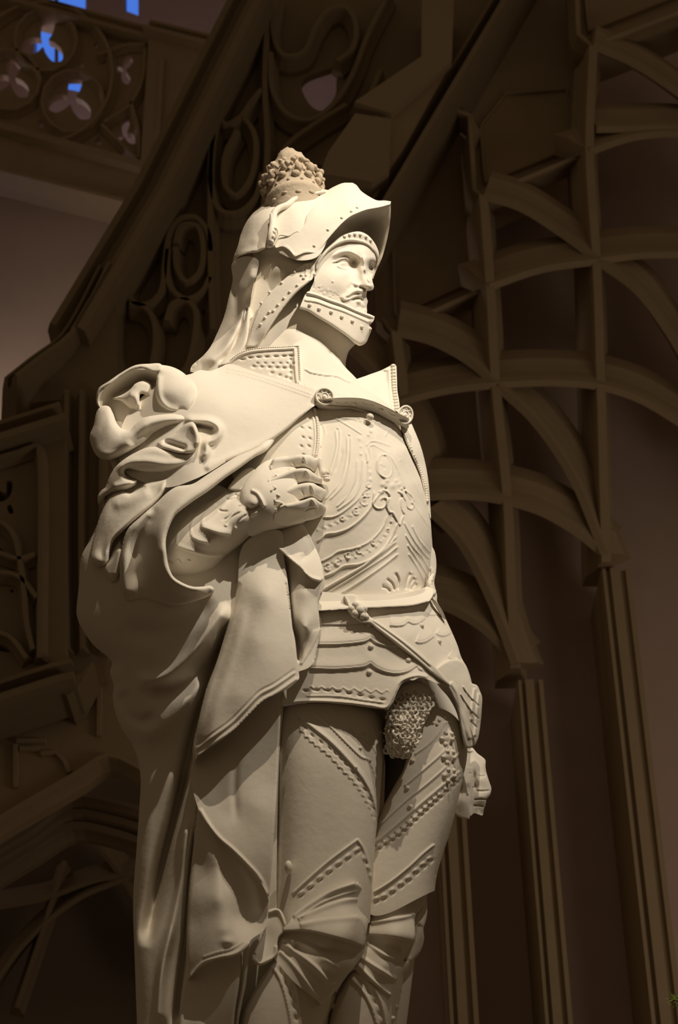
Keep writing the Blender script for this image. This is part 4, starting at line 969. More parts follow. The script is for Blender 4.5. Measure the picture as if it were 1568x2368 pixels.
for p in resample([(740, 1720), (860, 1640), (1000, 1510), (1120, 1400), (1200, 1330), (1250, 1285)], 44):
    ft2.bump(*c4(tuple(p))[0], 4.5, 5, 3, -.7); ft2.bump(*c4((p[0] + 14, p[1] + 18))[0], 4.5, -6, 2.6, -.7); ft2.bump(*c4((p[0] - 12, p[1] + 2))[0], 3.4, -4, 2.2, -.7)
ft2.studs(c4((958, 1188), (925, 1360), (942, 1475)), 5.5, 5); ft2.studs(c4((1085, 950), (1110, 960), (1125, 935), (1160, 915)), 4, 4)
for cx, cy in ((1175, 1040), (1185, 1155), (1190, 1270)):
    ft2.studs(c4((cx - 35, cy + 10), (cx - 10, cy - 25), (cx + 25, cy - 20), (cx + 30, cy + 15), (cx - 12, cy + 45)), 5.5, 5); ft2.bump(*c4((cx, cy))[0], 11, 5)
    ft2.bump(*c4((cx - 32, cy + 35))[0], 5, -5); ft2.bump(*c4((cx + 22, cy + 42))[0], 5, -5)
T(ft2, c6, [(835, 610), (930, 550), (1030, 470), (1110, 395), (1168, 348)], 1.6, 6, 3)
for x, y in ((850, 640), (890, 625), (935, 595), (980, 560), (1020, 530), (1060, 490), (1100, 455), (1135, 425)):
    ft2.bump(*c6((x, y))[0], 6, 5, 3.2, -.7); ft2.bump(*c6((x + 10, y + 18))[0], 6, -6, 2.8, -.7)
part('cuisse', [ft2])

# ---------------- knees: fan of lames over a winged cop, greaves below
kn = Relief(c6((300, 800), (370, 790), (420, 720), (560, 620), (680, 570), (755, 552), (790, 590), (820, 650), (815, 740), (803, 820), (796, 905), (796, 905), (770, 960), (700, 1050), (640, 1130), (560, 1210), (545, 1190), (420, 1090), (340, 1000), (300, 940)),
            c6((320, 820, 168), (360, 900, 172), (450, 760, 184), (600, 640, 194), (750, 570, 176), (810, 700, 96), (560, 820, 214), (700, 860, 216), (790, 890, 150), (760, 750, 186), (480, 900, 206), (560, 1000, 214), (640, 1100, 190), (420, 1050, 196), (550, 1190, 190), (690, 980, 206)), 2.3, thick=120)
kn.roll(12, 16, c6((755, 552), (790, 590), (820, 650), (815, 740), (803, 820), (796, 905)))
for l in ([(400, 735), (500, 670), (620, 600), (752, 555)], [(430, 750), (560, 690), (680, 650), (760, 640)], [(440, 778), (560, 755), (680, 742), (765, 735)], ): T(kn, c6, l, 2.5, 6, 9)
T(kn, c6, [(445, 742), (560, 665), (680, 618), (758, 598)], 2, 4, 3); 
for l in ([(752, 555), (790, 600), (818, 660)], [(760, 640), (795, 690), (812, 740)], [(765, 735), (790, 780), (806, 830)]): T(kn, c6, l, 2.5, 5, 5)
kn.ridge(c6((345, 812), (480, 808), (620, 838), (720, 868), (797, 898)), 34, 20, 3, taper=.03)
kn.ridge(c6((340, 856), (440, 872), (540, 920), (620, 985), (660, 1020)), 4, 10, 12, taper=.04)
kn.ridge(c6((400, 880), (520, 920), (680, 940), (760, 945)), 14, -16, taper=.1)
for l in ([(345, 880), (430, 930), (520, 1000), (600, 1085)], [(335, 915), (400, 980), (480, 1080), (548, 1175)], [(370, 880), (470, 950), (580, 1050), (630, 1110)]): T(kn, c6, l, 3.5, 6, 7)
wg = Relief(c6((262, 730), (280, 702), (310, 692), (340, 700), (362, 735), (376, 785), (376, 785), (360, 820), (334, 848), (326, 880), (328, 930), (308, 958), (262, 990), (225, 998), (200, 985), (192, 955), (212, 905), (240, 850), (258, 790)),
            c6((270, 740, 176), (330, 720, 178), (300, 800, 184), (240, 900, 186), (320, 870, 186), (215, 970, 196), (300, 950, 190)), 2, thick=16)
wg.roll(3, 3); wg.ridge(c6((275, 715), (330, 703), (355, 745), (368, 785)), 4, 8, 4, taper=.05); wg.ridge(c6((200, 962), (230, 985), (268, 972), (312, 945), (322, 890)), 4, 7, 4, taper=.05); wg.bump(*c6((275, 840))[0], 16, -8, 40, .4); wg.ridge(c6((262, 740), (250, 830), (205, 940)), 3, 4, taper=.05)
part('poleyn', [kn]); bpy.data.objects['poleyn']
part('knee_wing', [wg], bpy.data.objects['poleyn'])
gr = Relief(c6((330, 960), (450, 1010), (600, 1080), (640, 1150), (620, 1220), (560, 1330), (520, 1500), (500, 1800), (470, 2200), (450, 2600), (430, 2960), (430, 2960), (170, 2960), (150, 2600), (60, 2200), (20, 1800), (60, 1420), (110, 1270), (180, 1160), (260, 1040)),
            Round([(2220, 560, 790, 70, 110), (2300, 545, 770, 62, 122), (2400, 535, 745, 50, 128), (2560, 540, 720, 40, 124), (2800, 560, 705, 30, 100), (3090, 575, 690, 20, 80)], 2.4, 0), 3.2, thick=120)
gr.roll(16, 22)
T(gr, c6, [(300, 1000), (345, 1080), (375, 1180), (400, 1310), (410, 1500)], 3, 5, 3); T(gr, c6, [(350, 1010), (420, 1100), (450, 1230), (460, 1400)], 3, 5, 3)
for x, y in ((345, 1030), (375, 1090), (400, 1150), (415, 1215), (425, 1280), (430, 1350)): gr.bump(*c6((x, y))[0], 4, -5, 7, -.3)
def foot(x, y, b):
    return lambda acc: acc.blob(x, y, b, 52, 34, 110, n=10)
part('greave', [gr, foot(640, 3015, 70)])

kf = Relief(c6((800, 700), (830, 650), (930, 610), (1030, 575), (1108, 545), (1125, 600), (1122, 640), (1090, 700), (1062, 735), (1062, 860), (1062, 862), (1020, 930), (1000, 975), (985, 1040), (968, 1080), (935, 1166), (935, 1166), (840, 1100), (740, 1010), (760, 900)),
            c6((820, 700, 66), (950, 620, 82), (1100, 560, 50), (830, 830, 70), (950, 830, 100), (1055, 850, 70), (1060, 740, 66), (800, 950, 76), (900, 1000, 90), (990, 980, 52), (930, 1150, 60), (1110, 640, 20), (850, 1080, 84)), 2.3, thick=110)
kf.roll(7, 9, c6((1108, 545), (1125, 600), (1122, 640), (1090, 700), (1062, 735), (1062, 860), (1000, 975), (968, 1080), (935, 1166)))
for l in ([(825, 668), (930, 630), (1030, 592), (1110, 548)], [(825, 715), (930, 690), (1020, 665), (1085, 640)], [(820, 765), (930, 750), (1010, 735), (1062, 720)]): T(kf, c6, l, 2.5, 8, 7)
kf.ridge(c6((810, 830), (920, 838), (1062, 866)), 24, 12, 2.5, taper=.03); kf.ridge(c6((800, 870), (900, 890), (1000, 920)), 12, -10, taper=.1)
for l in ([(800, 870), (900, 940), (1000, 975)], [(770, 950), (860, 1010), (965, 1075)], [(755, 990), (840, 1080), (935, 1160)]): T(kf, c6, l, 4, 7, 5)
T(kf, c6, [(1080, 770), (1062, 862)], 2, 3, 2)
kf2 = Relief(c6((1060, 740), (1085, 700), (1118, 630), (1126, 700), (1118, 760), (1106, 800), (1108, 860), (1090, 920), (1060, 960), (1020, 985), (1005, 960), (1050, 860)),
             c6((1070, 740, 24), (1120, 650, 0), (1105, 800, 10), (1060, 860, 24), (1030, 970, 20), (1100, 880, 0)), 2.5, thick=60)
kf2.roll(6, 8); kf2.ridge(c6((1085, 770), (1060, 860), (1020, 960)), 6, -8, taper=.1); T(kf2, c6, [(1100, 690), (1112, 740), (1100, 790)], 2, 3, 2)
o_ = part('poleyn', [kf]); part('knee_wing', [kf2], o_)
gf = Relief(c6((720, 1030), (800, 1010), (1000, 975), (1050, 960), (1030, 1010), (1000, 1050), (992, 1110), (985, 1200), (965, 1310), (940, 1500), (930, 1800), (900, 2200), (880, 2960), (880, 2960), (640, 2960), (600, 2200), (560, 1800), (560, 1450), (600, 1250), (650, 1130)),
            Round([(2220, 790, 955, -10, 90), (2300, 765, 925, -18, 98), (2400, 745, 912, -30, 100), (2560, 745, 900, -40, 96), (2800, 765, 890, -60, 84), (3090, 775, 880, -80, 70)], 2.4, 0), 3.2, thick=110)
gf.roll(14, 20)
T(gf, c6, [(715, 1060), (780, 1130), (830, 1220), (860, 1320)], 3, 5, 3); T(gf, c6, [(760, 1040), (850, 1130), (890, 1230), (910, 1330)], 3, 5, 3)
for x, y in ((770, 1080), (815, 1135), (848, 1195), (872, 1260), (888, 1320)): gf.bump(*c6((x, y))[0], 4, -4, 7, -.5)
gf.studs(c6((628, 1215), (960, 1220), (940, 1280)), 6, 5)
part('greave', [gf, foot(860, 3005, 10)])

# ---------------- far hand behind the hip, holding a roll
fh = Relief(ch((610, 1200), (665, 1170), (690, 1185), (740, 1245), (800, 1290), (836, 1325), (838, 1400), (848, 1470), (862, 1520), (885, 1590), (908, 1660), (905, 1700), (890, 1745), (868, 1770), (850, 1800), (840, 1860), (822, 1900), (812, 1960), (800, 1985), (760, 1975), (700, 1960), (660, 1990), (640, 1900), (640, 1600), (590, 1420)),
            ch((620, 1240, -70), (690, 1200, -74), (800, 1310, -92), (720, 1400, -60), (840, 1480, -86), (780, 1560, -52), (890, 1650, -84), (800, 1760, -50), (830, 1880, -70), (720, 1880, -54), (660, 1960, -50), (640, 1600, -66)), 1.8, thick=60)
fh.roll(8, 10, ch((690, 1185), (740, 1245), (836, 1325), (848, 1470), (885, 1590), (908, 1660), (890, 1745), (850, 1800), (840, 1860), (812, 1960)))
fh.ridge(ch((840, 1515), (790, 1520), (740, 1510)), 2, -4, 1.4, taper=.1); fh.ridge(ch((890, 1690), (800, 1695), (720, 1690)), 2, -5, 1.4, taper=.1); fh.ridge(ch((845, 1800), (780, 1790), (700, 1800)), 2, -5, 1.4, taper=.1); fh.ridge(ch((820, 1885), (760, 1870), (690, 1870)), 2, -5, 1.4, taper=.1)
fh.bump(*ch((700, 1530))[0], 5, -12, 12, .2); fh.bump(*ch((720, 1630))[0], 5, -12, 8); fh.ridge(ch((620, 1215), (650, 1225), (690, 1210)), 1.5, 3, taper=.1)
ob = Relief(ch((570, 1430), (580, 1410), (640, 1400), (690, 1425), (694, 1460), (700, 1540), (706, 1620), (690, 1680), (680, 1740), (660, 1860), (660, 1960), (645, 2036), (645, 2036), (560, 2020), (500, 1990), (460, 1955), (470, 1900), (520, 1700), (550, 1560)),
            ch((590, 1430, -42), (680, 1440, -48), (620, 1600, -34), (700, 1600, -46), (560, 1800, -38), (640, 1850, -36), (480, 1950, -52), (640, 2020, -40), (540, 1650, -52)), 1.8, thick=50)
ob.roll(4, 5); ob.ridge(ch((572, 1460), (600, 1600), (632, 1745)), 1.8, 4, 1.4, taper=.05)
for x, y in ((655, 1485), (690, 1660), (665, 1850), (670, 1895)): ob.bump(*ch((x, y))[0], 2, -4)
hand2 = part('gauntlet', [fh]); part('held_roll', [ob], hand2)

# ---------------- near arm: vambrace, cuff and fist
va = Relief(c2((520, 1190), (560, 1090), (600, 1020), (700, 950), (800, 930), (880, 880), (940, 830), (1010, 800), (1080, 860), (1120, 960), (1130, 1080), (1060, 1110), (980, 1170), (900, 1230), (820, 1310), (740, 1345), (660, 1355), (580, 1350), (540, 1290)),
            c2((560, 1140, 268), (600, 1060, 262), (750, 960, 250), (920, 860, 240), (640, 1180, 312), (780, 1060, 322), (950, 960, 318), (580, 1320, 262), (720, 1330, 258), (880, 1230, 262), (1020, 1120, 268), (700, 1240, 306), (850, 1150, 318), (1000, 1040, 318), (1080, 900, 296), (1100, 1060, 276)), 2.1, thick=90)
va.roll(16, 22, c2((560, 1350), (660, 1355), (740, 1345), (820, 1310), (900, 1230), (980, 1170), (1060, 1112), (1130, 1080)))
V_ = lambda l, w=2, h=3.4, w2=1.2, t=.05: va.ridge(c2(*l), w, h, w2, taper=t)
V_([(600, 1180), (680, 1210), (800, 1240), (880, 1236)], 8, 5, 1.4); V_([(690, 1130), (740, 1155), (800, 1170)], 8, 5, 1.4)
va.ridge(c2((740, 1072), (780, 1085), (850, 1108), (918, 1122)), 13, 10, 1.8, taper=.04)
V_([(555, 1265), (590, 1290), (615, 1262), (640, 1288), (670, 1265), (690, 1270)], 2.5, 4.5, 1.6)
for l in ([(555, 1130), (575, 1080), (640, 1010)], [(600, 1180), (620, 1090), (690, 990)], [(690, 1130), (690, 1060), (745, 975)], [(745, 1070), (760, 1010), (830, 940)]): V_(l, 1.6, 3, 5)
for l in ([(840, 975), (870, 985), (905, 985)], [(880, 915), (910, 920), (960, 905)], [(930, 885), (970, 905), (1010, 900)], [(860, 1040), (900, 1020), (960, 960), (990, 950)], [(880, 1080), (920, 1020), (980, 985)], [(940, 1085), (960, 1040), (1010, 1000)]): va.ridge(c2(*l), 2, -6, 2, taper=.2)
V_([(745, 1066), (830, 1000), (900, 920), (950, 860), (1000, 830)], 3, 5, 5)
va.bump(*c2((1030, 940))[0], 13, 12, 11); va.bump(*c2((1035, 940))[0], 4, -6); va.ridge(c2((1000, 970), (1030, 985), (1075, 970), (1095, 960)), 4, -7, 3, taper=.1)
va.ridge(c2((1000, 860), (1050, 870), (1090, 920), (1105, 960)), 4, 7, 3, taper=.1); va.ridge(c2((940, 820), (975, 835), (1010, 850)), 4, 5, taper=.1)
va.studs(c2((1105, 1020), (885, 1070), (940, 1080)), 5, 4)
part('vambrace', [va])
def finger(pts, ctrl, knuck, crease):
    r = Relief(cg(*pts), cg(*ctrl), 1.6, thick=44)
    r.roll(9, 11, cg(*pts))
    r.ridge(cg(*knuck), 3, 4.5, 3, taper=.15)
    for c in crease: r.ridge(cg(*c), 1.3, -2.6, 2.2, taper=.1)
    return r
bk = Relief(cg((200, 520), (290, 410), (360, 340), (450, 280), (560, 240), (760, 215), (880, 260), (900, 400), (900, 600), (940, 800), (990, 900), (1000, 1120), (900, 1170), (700, 1220), (450, 1260), (250, 1330), (100, 1200), (100, 700)),
            cg((250, 500, 296), (450, 320, 274), (700, 260, 258), (400, 600, 322), (700, 500, 306), (850, 400, 282), (300, 900, 326), (600, 800, 328), (880, 700, 304), (550, 1050, 312), (900, 950, 290), (300, 1280, 282), (800, 1180, 258), (960, 1100, 258)), 1.9, thick=70)
bk.roll(14, 18)
bk.ridge(cg((590, 960), (640, 890), (690, 870)), 3, -3, taper=.2)
for a_ in ([(480, 560), (590, 470), (620, 480)], [(520, 700), (580, 640), (560, 620)], [(570, 830), (640, 765), (600, 740)], [(590, 970), (690, 880), (640, 850), (570, 840)]): bk.ridge(cg(*a_), 2.2, 4.2, 1.4, taper=.08)
bk.ridge(cg((620, 960), (650, 915), (690, 885)), 3, -7, taper=.15); bk.ridge(cg((560, 700), (585, 660)), 2, -5, taper=.1); bk.ridge(cg((585, 825), (640, 765)), 2, -5, taper=.1)
bk.ridge(cg((490, 550), (650, 460), (800, 385)), 3, -5, taper=.15)
bk.bump(*cg((255, 850))[0], 15, 10, 16); bk.ridge(cg((160, 920), (230, 960), (330, 930), (380, 880)), 4, -9, 4, taper=.1); bk.ridge(cg((230, 680), (320, 720), (390, 820), (430, 930)), 4, 7, 3, taper=.1); bk.ridge(cg((120, 1150), (220, 1060), (350, 980)), 4, 6, taper=.15)
bk.extra.append(lambda acc: (acc.tube(cg((590, 985, 312), (650, 995, 314), (690, 1020, 310)), 4, 2), acc.tube(cg((395, 1040, 306), (440, 1065, 308), (465, 1100, 304)), 4, 2)))
gt = part('gauntlet', [bk])
f1 = finger([(520, 330), (560, 240), (760, 218), (880, 192), (1000, 188), (1080, 205), (1130, 235), (1190, 240), (1200, 290), (1185, 345), (1140, 410), (1115, 425), (1060, 390), (960, 370), (850, 385), (700, 430), (560, 500)],
            [(560, 400, 288), (700, 300, 282), (900, 260, 284), (1010, 270, 282), (1100, 300, 266), (1180, 290, 244), (1110, 410, 250)], [(980, 200), (1000, 270), (1010, 350)], [[(820, 290), (870, 340), (880, 380)], [(960, 270), (980, 300)]])
f2 = finger([(480, 570), (520, 530), (680, 460), (820, 400), (900, 382), (990, 378), (1060, 400), (1110, 440), (1180, 490), (1232, 510), (1240, 545), (1215, 595), (1160, 590), (1060, 580), (930, 595), (760, 650), (600, 700), (530, 690)],
            [(540, 600, 312), (700, 540, 306), (900, 470, 300), (1010, 450, 296), (1120, 500, 278), (1215, 540, 248), (1050, 560, 280)], [(1000, 390), (1050, 470), (1060, 560)], [[(850, 440), (890, 540), (920, 600)], [(1040, 480), (1055, 545)]])
f3 = finger([(560, 720), (620, 720), (780, 650), (920, 600), (1030, 580), (1120, 590), (1170, 620), (1240, 655), (1290, 690), (1295, 730), (1262, 790), (1215, 835), (1150, 800), (1060, 785), (960, 810), (820, 850), (690, 860), (590, 830)],
            [(620, 780, 318), (780, 740, 314), (950, 690, 306), (1080, 650, 302), (1180, 690, 284), (1270, 720, 250), (1210, 810, 264), (980, 800, 296)], [(1070, 590), (1110, 680), (1120, 780)], [[(950, 680), (985, 760), (1000, 810)], [(1090, 690), (1110, 760)]])
f4 = finger([(600, 960), (680, 890), (820, 860), (980, 820), (1080, 788), (1130, 795), (1190, 840), (1250, 880), (1292, 930), (1285, 970), (1240, 1030), (1180, 1070), (1100, 1095), (990, 1120), (860, 1160), (700, 1190), (580, 1150)],
            [(640, 1020, 318), (820, 960, 316), (1000, 900, 310), (1120, 860, 304), (1200, 900, 286), (1275, 940, 254), (1150, 1050, 262), (900, 1100, 288), (700, 1160, 282)], [(1085, 795), (1140, 880), (1190, 960)], [[(980, 930), (1000, 1000), (990, 1100)], [(990, 970), (1080, 930), (1180, 930)]])
f4.ridge(cg((700, 960), (850, 950), (985, 945), (1170, 935)), 14, 6, 12, taper=.1)
for f_ in (f1, f2, f3, f4): part('finger', [f_], gt)
wc = Relief(c2((900, 860), (930, 810), (970, 765), (1010, 742), (1050, 745), (1060, 790), (1020, 860)), c2((920, 850, 262), (1000, 770, 250), (1050, 760, 250), (1030, 840, 272)), 2, thick=40); wc.roll(7, 9)
part('cuff', [wc], gt)

# ---------------- cloak
CL = []
def cl(r): CL.append(r); return r
# shoulder cape running to the near clasp
a1 = cl(Relief(c2((690, 207), (740, 186), (800, 190), (850, 172), (905, 150), (1000, 178), (1100, 213), (1200, 240), (1310, 268), (1395, 300), (1420, 330), (1412, 378), (1412, 378), (1380, 395), (1300, 462), (1240, 515), (1180, 562), (1110, 605), (1050, 640), (960, 672), (890, 705), (800, 760), (720, 800), (560, 850), (420, 820), (300, 740), (300, 500), (420, 330), (560, 240)),
               c2((700, 240, 190), (850, 190, 152), (1000, 200, 160), (1200, 270, 184), (1390, 330, 196), (1380, 390, 204), (1000, 380, 226), (850, 380, 240), (720, 330, 222), (800, 560, 262), (1000, 560, 246), (1200, 500, 226), (1000, 650, 256), (850, 720, 274), (700, 780, 284), (500, 600, 230), (420, 400, 170), (400, 740, 216), (560, 800, 258)), 3, thick=26))
a1.roll(6, 8, c2((1412, 378), (1300, 462), (1180, 562), (1050, 640), (890, 705)))
for k in (0, 1): a1.ridge(c2(*[(x, y + 18 * k) for x, y in ((880, 172), (1000, 198), (1150, 245), (1280, 290), (1385, 328))]), 1.4, 2.4, 1.2, taper=.05)
a1.ridge(c2((1400, 372), (1290, 450), (1170, 545), (1040, 620), (900, 680), (760, 750)), 9, 8, 6, taper=.05)
a1.ridge(c2((1360, 372), (1270, 430), (1180, 500)), 1.5, 2, taper=.1)
a1.ridge(c2((640, 470), (720, 470), (800, 478), (845, 510), (848, 545), (820, 580), (780, 600), (778, 650), (740, 700)), 9, 20, 8, taper=.12)
a1.ridge(c2((712, 500), (760, 508), (822, 522)), 5, -22, 4, taper=.1)
a1.ridge(c2((690, 350), (720, 300), (716, 250)), 2, -2.4, taper=.2)
# hem fold sweeping down round the forearm
f_ = cl(Relief(c2((1180, 545), (1060, 625), (940, 680), (850, 735), (780, 780), (700, 830), (600, 850), (480, 950), (400, 1020), (330, 1090), (300, 1180), (285, 1300), (295, 1420), (330, 1500), (420, 1490), (600, 1520), (760, 1480), (815, 1450), (822, 1425), (800, 1408), (760, 1412), (700, 1412), (640, 1390), (590, 1355), (565, 1300), (552, 1230), (548, 1150), (565, 1080), (600, 1010), (640, 975), (700, 930), (790, 870), (880, 800), (960, 745), (1050, 680), (1120, 640)),
               c2((1170, 560, 236), (1050, 650, 264), (900, 740, 292), (780, 830, 312), (640, 930, 330), (560, 1050, 336), (520, 1200, 330), (545, 1320, 318), (640, 1400, 312), (760, 1425, 300), (480, 950, 290), (380, 1080, 278), (330, 1250, 256), (340, 1450, 230), (430, 1400, 250), (440, 1200, 276), (600, 1500, 266), (760, 1470, 290)), 3, thick=40))
f_.roll(9, 12)
f_.ridge(c2((1160, 565), (1040, 655), (900, 745), (770, 830), (640, 910), (560, 1000), (510, 1100), (500, 1200), (525, 1310), (590, 1385), (680, 1425), (800, 1430)), 24, 24, 15, taper=.06)
f_.ridge(c2((520, 960), (440, 1060), (390, 1180), (380, 1320), (400, 1430)), 17, -14, taper=.2)
f_.ridge(c2((470, 960), (380, 1070), (330, 1200), (315, 1350), (330, 1480)), 14, 12, 16, taper=.1)
# dark hollow inside the sleeve, behind the forearm
# bag of cloth at the left and the long fall below it
bag = cl(Relief([(250, 1120), (238, 1176), (221, 1221), (205, 1253), (188, 1288), (183, 1351), (177, 1417), (184, 1443), (215, 1490), (258, 1530), (254, 1556), (263, 1584), (261, 1612), (268, 1652), (285, 1690), (306, 1722), (319, 1758), (325, 1800), (322, 1870), (316, 1960), (308, 2080), (311, 2200), (317, 2368), (330, 2700), (335, 3070), (335, 3070), (640, 3070), (650, 2500), (640, 2000), (660, 1600), (720, 1320), (640, 1200), (500, 1120), (350, 1080)],
                [(260, 1150, 190), (240, 1280, 180), (200, 1350, 150), (190, 1430, 128), (300, 1350, 222), (400, 1350, 246), (520, 1400, 240), (640, 1300, 200), (280, 1450, 190), (400, 1480, 216), (500, 1480, 228), (270, 1540, 130), (360, 1560, 176), (480, 1560, 196), (300, 1640, 120), (400, 1660, 156), (270, 1620, 96), (330, 1760, 84), (400, 1800, 134), (460, 1750, 140), (330, 1950, 74), (400, 1950, 122), (318, 2100, 62), (380, 2150, 110), (480, 2100, 120), (560, 2100, 130), (330, 2360, 64), (420, 2360, 120), (520, 2360, 128), (640, 2300, 110), (600, 1600, 190), (620, 1900, 150), (400, 2900, 110), (560, 2900, 110), (340, 2900, 50)], 3.5, thick=130))
bag.roll(34, 46, [(250, 1120), (238, 1176), (221, 1221), (205, 1253), (188, 1288), (183, 1351), (177, 1417), (184, 1443), (215, 1490), (258, 1530), (254, 1556), (263, 1584), (261, 1612), (268, 1652), (285, 1690), (306, 1722), (319, 1758), (325, 1800), (322, 1870), (316, 1960), (308, 2080), (311, 2200), (317, 2368), (330, 2700)])
bag.ridge(c5((870, 110), (820, 160), (760, 240), (690, 340), (600, 430), (520, 490), (440, 520), (340, 500)), 19, 30, 13, taper=.12)
bag.ridge(c5((860, 290), (780, 400), (680, 500), (540, 580), (380, 560)), 17, -26, taper=.15)
bag.ridge(c5((780, 60), (640, 180), (480, 260), (250, 240)), 26, -14, taper=.2)
bag.ridge(c5((760, 520), (640, 620), (540, 720), (440, 790), (370, 840)), 24, 26, 30, taper=.15)
bag.ridge(c5((290, 560), (300, 640), (340, 720), (400, 740), (480, 690)), 13, -22, 15, taper=.2)
bag.ridge(c5((440, 800), (420, 950), (410, 1200), (400, 1500), (385, 1800)), 22, 12, 26, taper=.35)
bag.ridge(c5((880, 190), (800, 420), (720, 640), (660, 850), (600, 1100), (540, 1350), (480, 1600), (430, 1850), (410, 1960)), 12, -62, 16, taper=.06)
bag.ridge(c5((640, 950), (590, 1200), (510, 1500), (460, 1750), (410, 1930)), 20, -34, 16, taper=.15)
bag.ridge(c5((640, 1250), (618, 1420), (600, 1600), (560, 1800), (500, 2050), (470, 2400)), 15, 40, 9, taper=.08)
bag.ridge(c5((700, 1250), (660, 1500), (640, 1800), (600, 2100), (570, 2400)), 10, -46, 10, taper=.1)
bag.ridge(c5((850, 640), (760, 900), (700, 1150)), 14, 20, taper=.15)
# front fall below the forearm: outer face with its bordered hem
e2 = cl(Relief(c5((1000, 450), (1145, 500), (1138, 700), (1128, 900), (1115, 1150), (1102, 1350), (1088, 1550), (1074, 1705), (1074, 1705), (1060, 1660), (1020, 1590), (950, 1510), (880, 1440), (800, 1370), (740, 1290), (695, 1212), (695, 1212), (668, 1120), (655, 1020), (670, 930), (740, 800)),
               c5((1100, 520, 262), (1120, 800, 250), (1110, 1100, 246), (1080, 1650, 238), (900, 800, 232), (850, 1000, 226), (680, 1000, 186), (680, 1150, 210), (800, 1300, 236), (950, 1480, 248), (1000, 1200, 250), (760, 1150, 222), (880, 1250, 236)), 3, thick=18))
e2.roll(4, 5, c5((1145, 500), (1128, 900), (1102, 1350), (1074, 1705)))
e2.ridge(c5((698, 1205), (745, 1285), (805, 1362), (885, 1432), (955, 1502), (1024, 1582), (1068, 1680)), 3.5, 7, 3.5, taper=.03)
e2.ridge(c5((900, 880), (890, 1080), (900, 1300)), 9, -5, taper=.25)
e1 = cl(Relief(c2((985, 1180), (1100, 1100), (1200, 1100), (1215, 1240), (1240, 1400), (1264, 1642), (1264, 1642)) + c5((1215, 300), (1228, 420), (1238, 492), (1238, 492), (1236, 512), (1180, 562), (1110, 595), (1040, 632), (960, 712), (880, 792), (790, 860), (730, 898), (690, 930), (668, 965), (668, 965), (665, 880), (700, 720), (740, 560), (790, 430), (840, 270), (880, 130), (905, 10)),
               c2((1020, 1200, 254), (1120, 1130, 266), (1200, 1250, 258)) + c5((920, 100, 262), (1060, 60, 300), (1160, 60, 282), (860, 300, 262), (1000, 300, 304), (1180, 260, 292), (790, 500, 256), (900, 600, 296), (1100, 450, 306), (1220, 490, 292), (700, 850, 236), (760, 830, 268), (900, 750, 292), (1050, 610, 304), (680, 940, 226)), 2.6, thick=14))
e1.roll(12, 20, c5((905, 10), (840, 270), (740, 560), (665, 880), (668, 965))); e1.roll(5, 7, c5((1165, 0), (1190, 150), (1215, 300), (1238, 492)))
H1 = [(1232, 505), (1110, 588), (1040, 625), (960, 704), (880, 784), (790, 850), (690, 925)]
e1.ridge(c5(*H1), 4, 5, 3, taper=.02); e1.ridge(c5(*[(x - 8, y - 32) for x, y in H1]), 1.8, 4, 2.4, taper=.03); e1.ridge(c5(*[(x - 12, y - 50) for x, y in H1]), 1.6, -2.4, taper=.03)
e1.ridge(c5((960, 40), (900, 300), (820, 560), (730, 800)), 14, 6, taper=.2)
# second fall, by the breastplate
g2 = cl(Relief(c2((1200, 1100), (1240, 1080), (1260, 1200), (1300, 1290), (1350, 1340), (1430, 1370), (1447, 1380), (1430, 1460), (1412, 1510), (1424, 1642), (1424, 1642)) + c5((1352, 180), (1358, 230), (1345, 300), (1330, 360), (1322, 410), (1290, 450), (1240, 470), (1210, 480), (1190, 300), (1160, 100), (1140, 0)),
               c2((1220, 1150, 244), (1290, 1330, 262), (1330, 1450, 276), (1400, 1480, 262), (1235, 1420, 248), (1340, 1640, 280), (1420, 1640, 252), (1255, 1640, 250)) + c5((1290, 230, 272), (1345, 250, 252), (1310, 400, 256), (1225, 460, 258), (1215, 250, 250)), 2.4, thick=16))
g2.roll(6, 8, c2((1430, 1460), (1412, 1510), (1424, 1642)) + c5((1358, 230), (1345, 300), (1322, 410)))
g2.ridge(c2((1225, 1250), (1235, 1420), (1255, 1640)) + c5((1225, 300), (1235, 440)), 6, -20, taper=.08)
for k in range(3): g2.ridge(c5((1352 - k * 14, 235 + k * 4), (1300 - k * 10, 350), (1245 - k * 6, 440)), 2, 3.5, 2, taper=.08)
g3 = cl(Relief(c2((1110, 1095), (1200, 1070), (1310, 1050), (1345, 1090), (1390, 1180), (1425, 1265), (1446, 1368), (1446, 1368), (1420, 1385), (1370, 1370), (1310, 1300), (1290, 1290), (1230, 1240), (1170, 1180)),
               c2((1130, 1110, 248), (1300, 1070, 238), (1390, 1190, 240), (1440, 1350, 262), (1300, 1290, 284), (1360, 1340, 280), (1230, 1200, 262), (1310, 1180, 256)), 2.2, thick=14))
g3.roll(4, 5); g3.ridge(c2((1180, 1190), (1240, 1240), (1295, 1292), (1360, 1355), (1430, 1378)), 4, 7, 4, taper=.05); g3.ridge(c2((1340, 1100), (1370, 1200), (1300, 1280)), 8, -8, taper=.2)
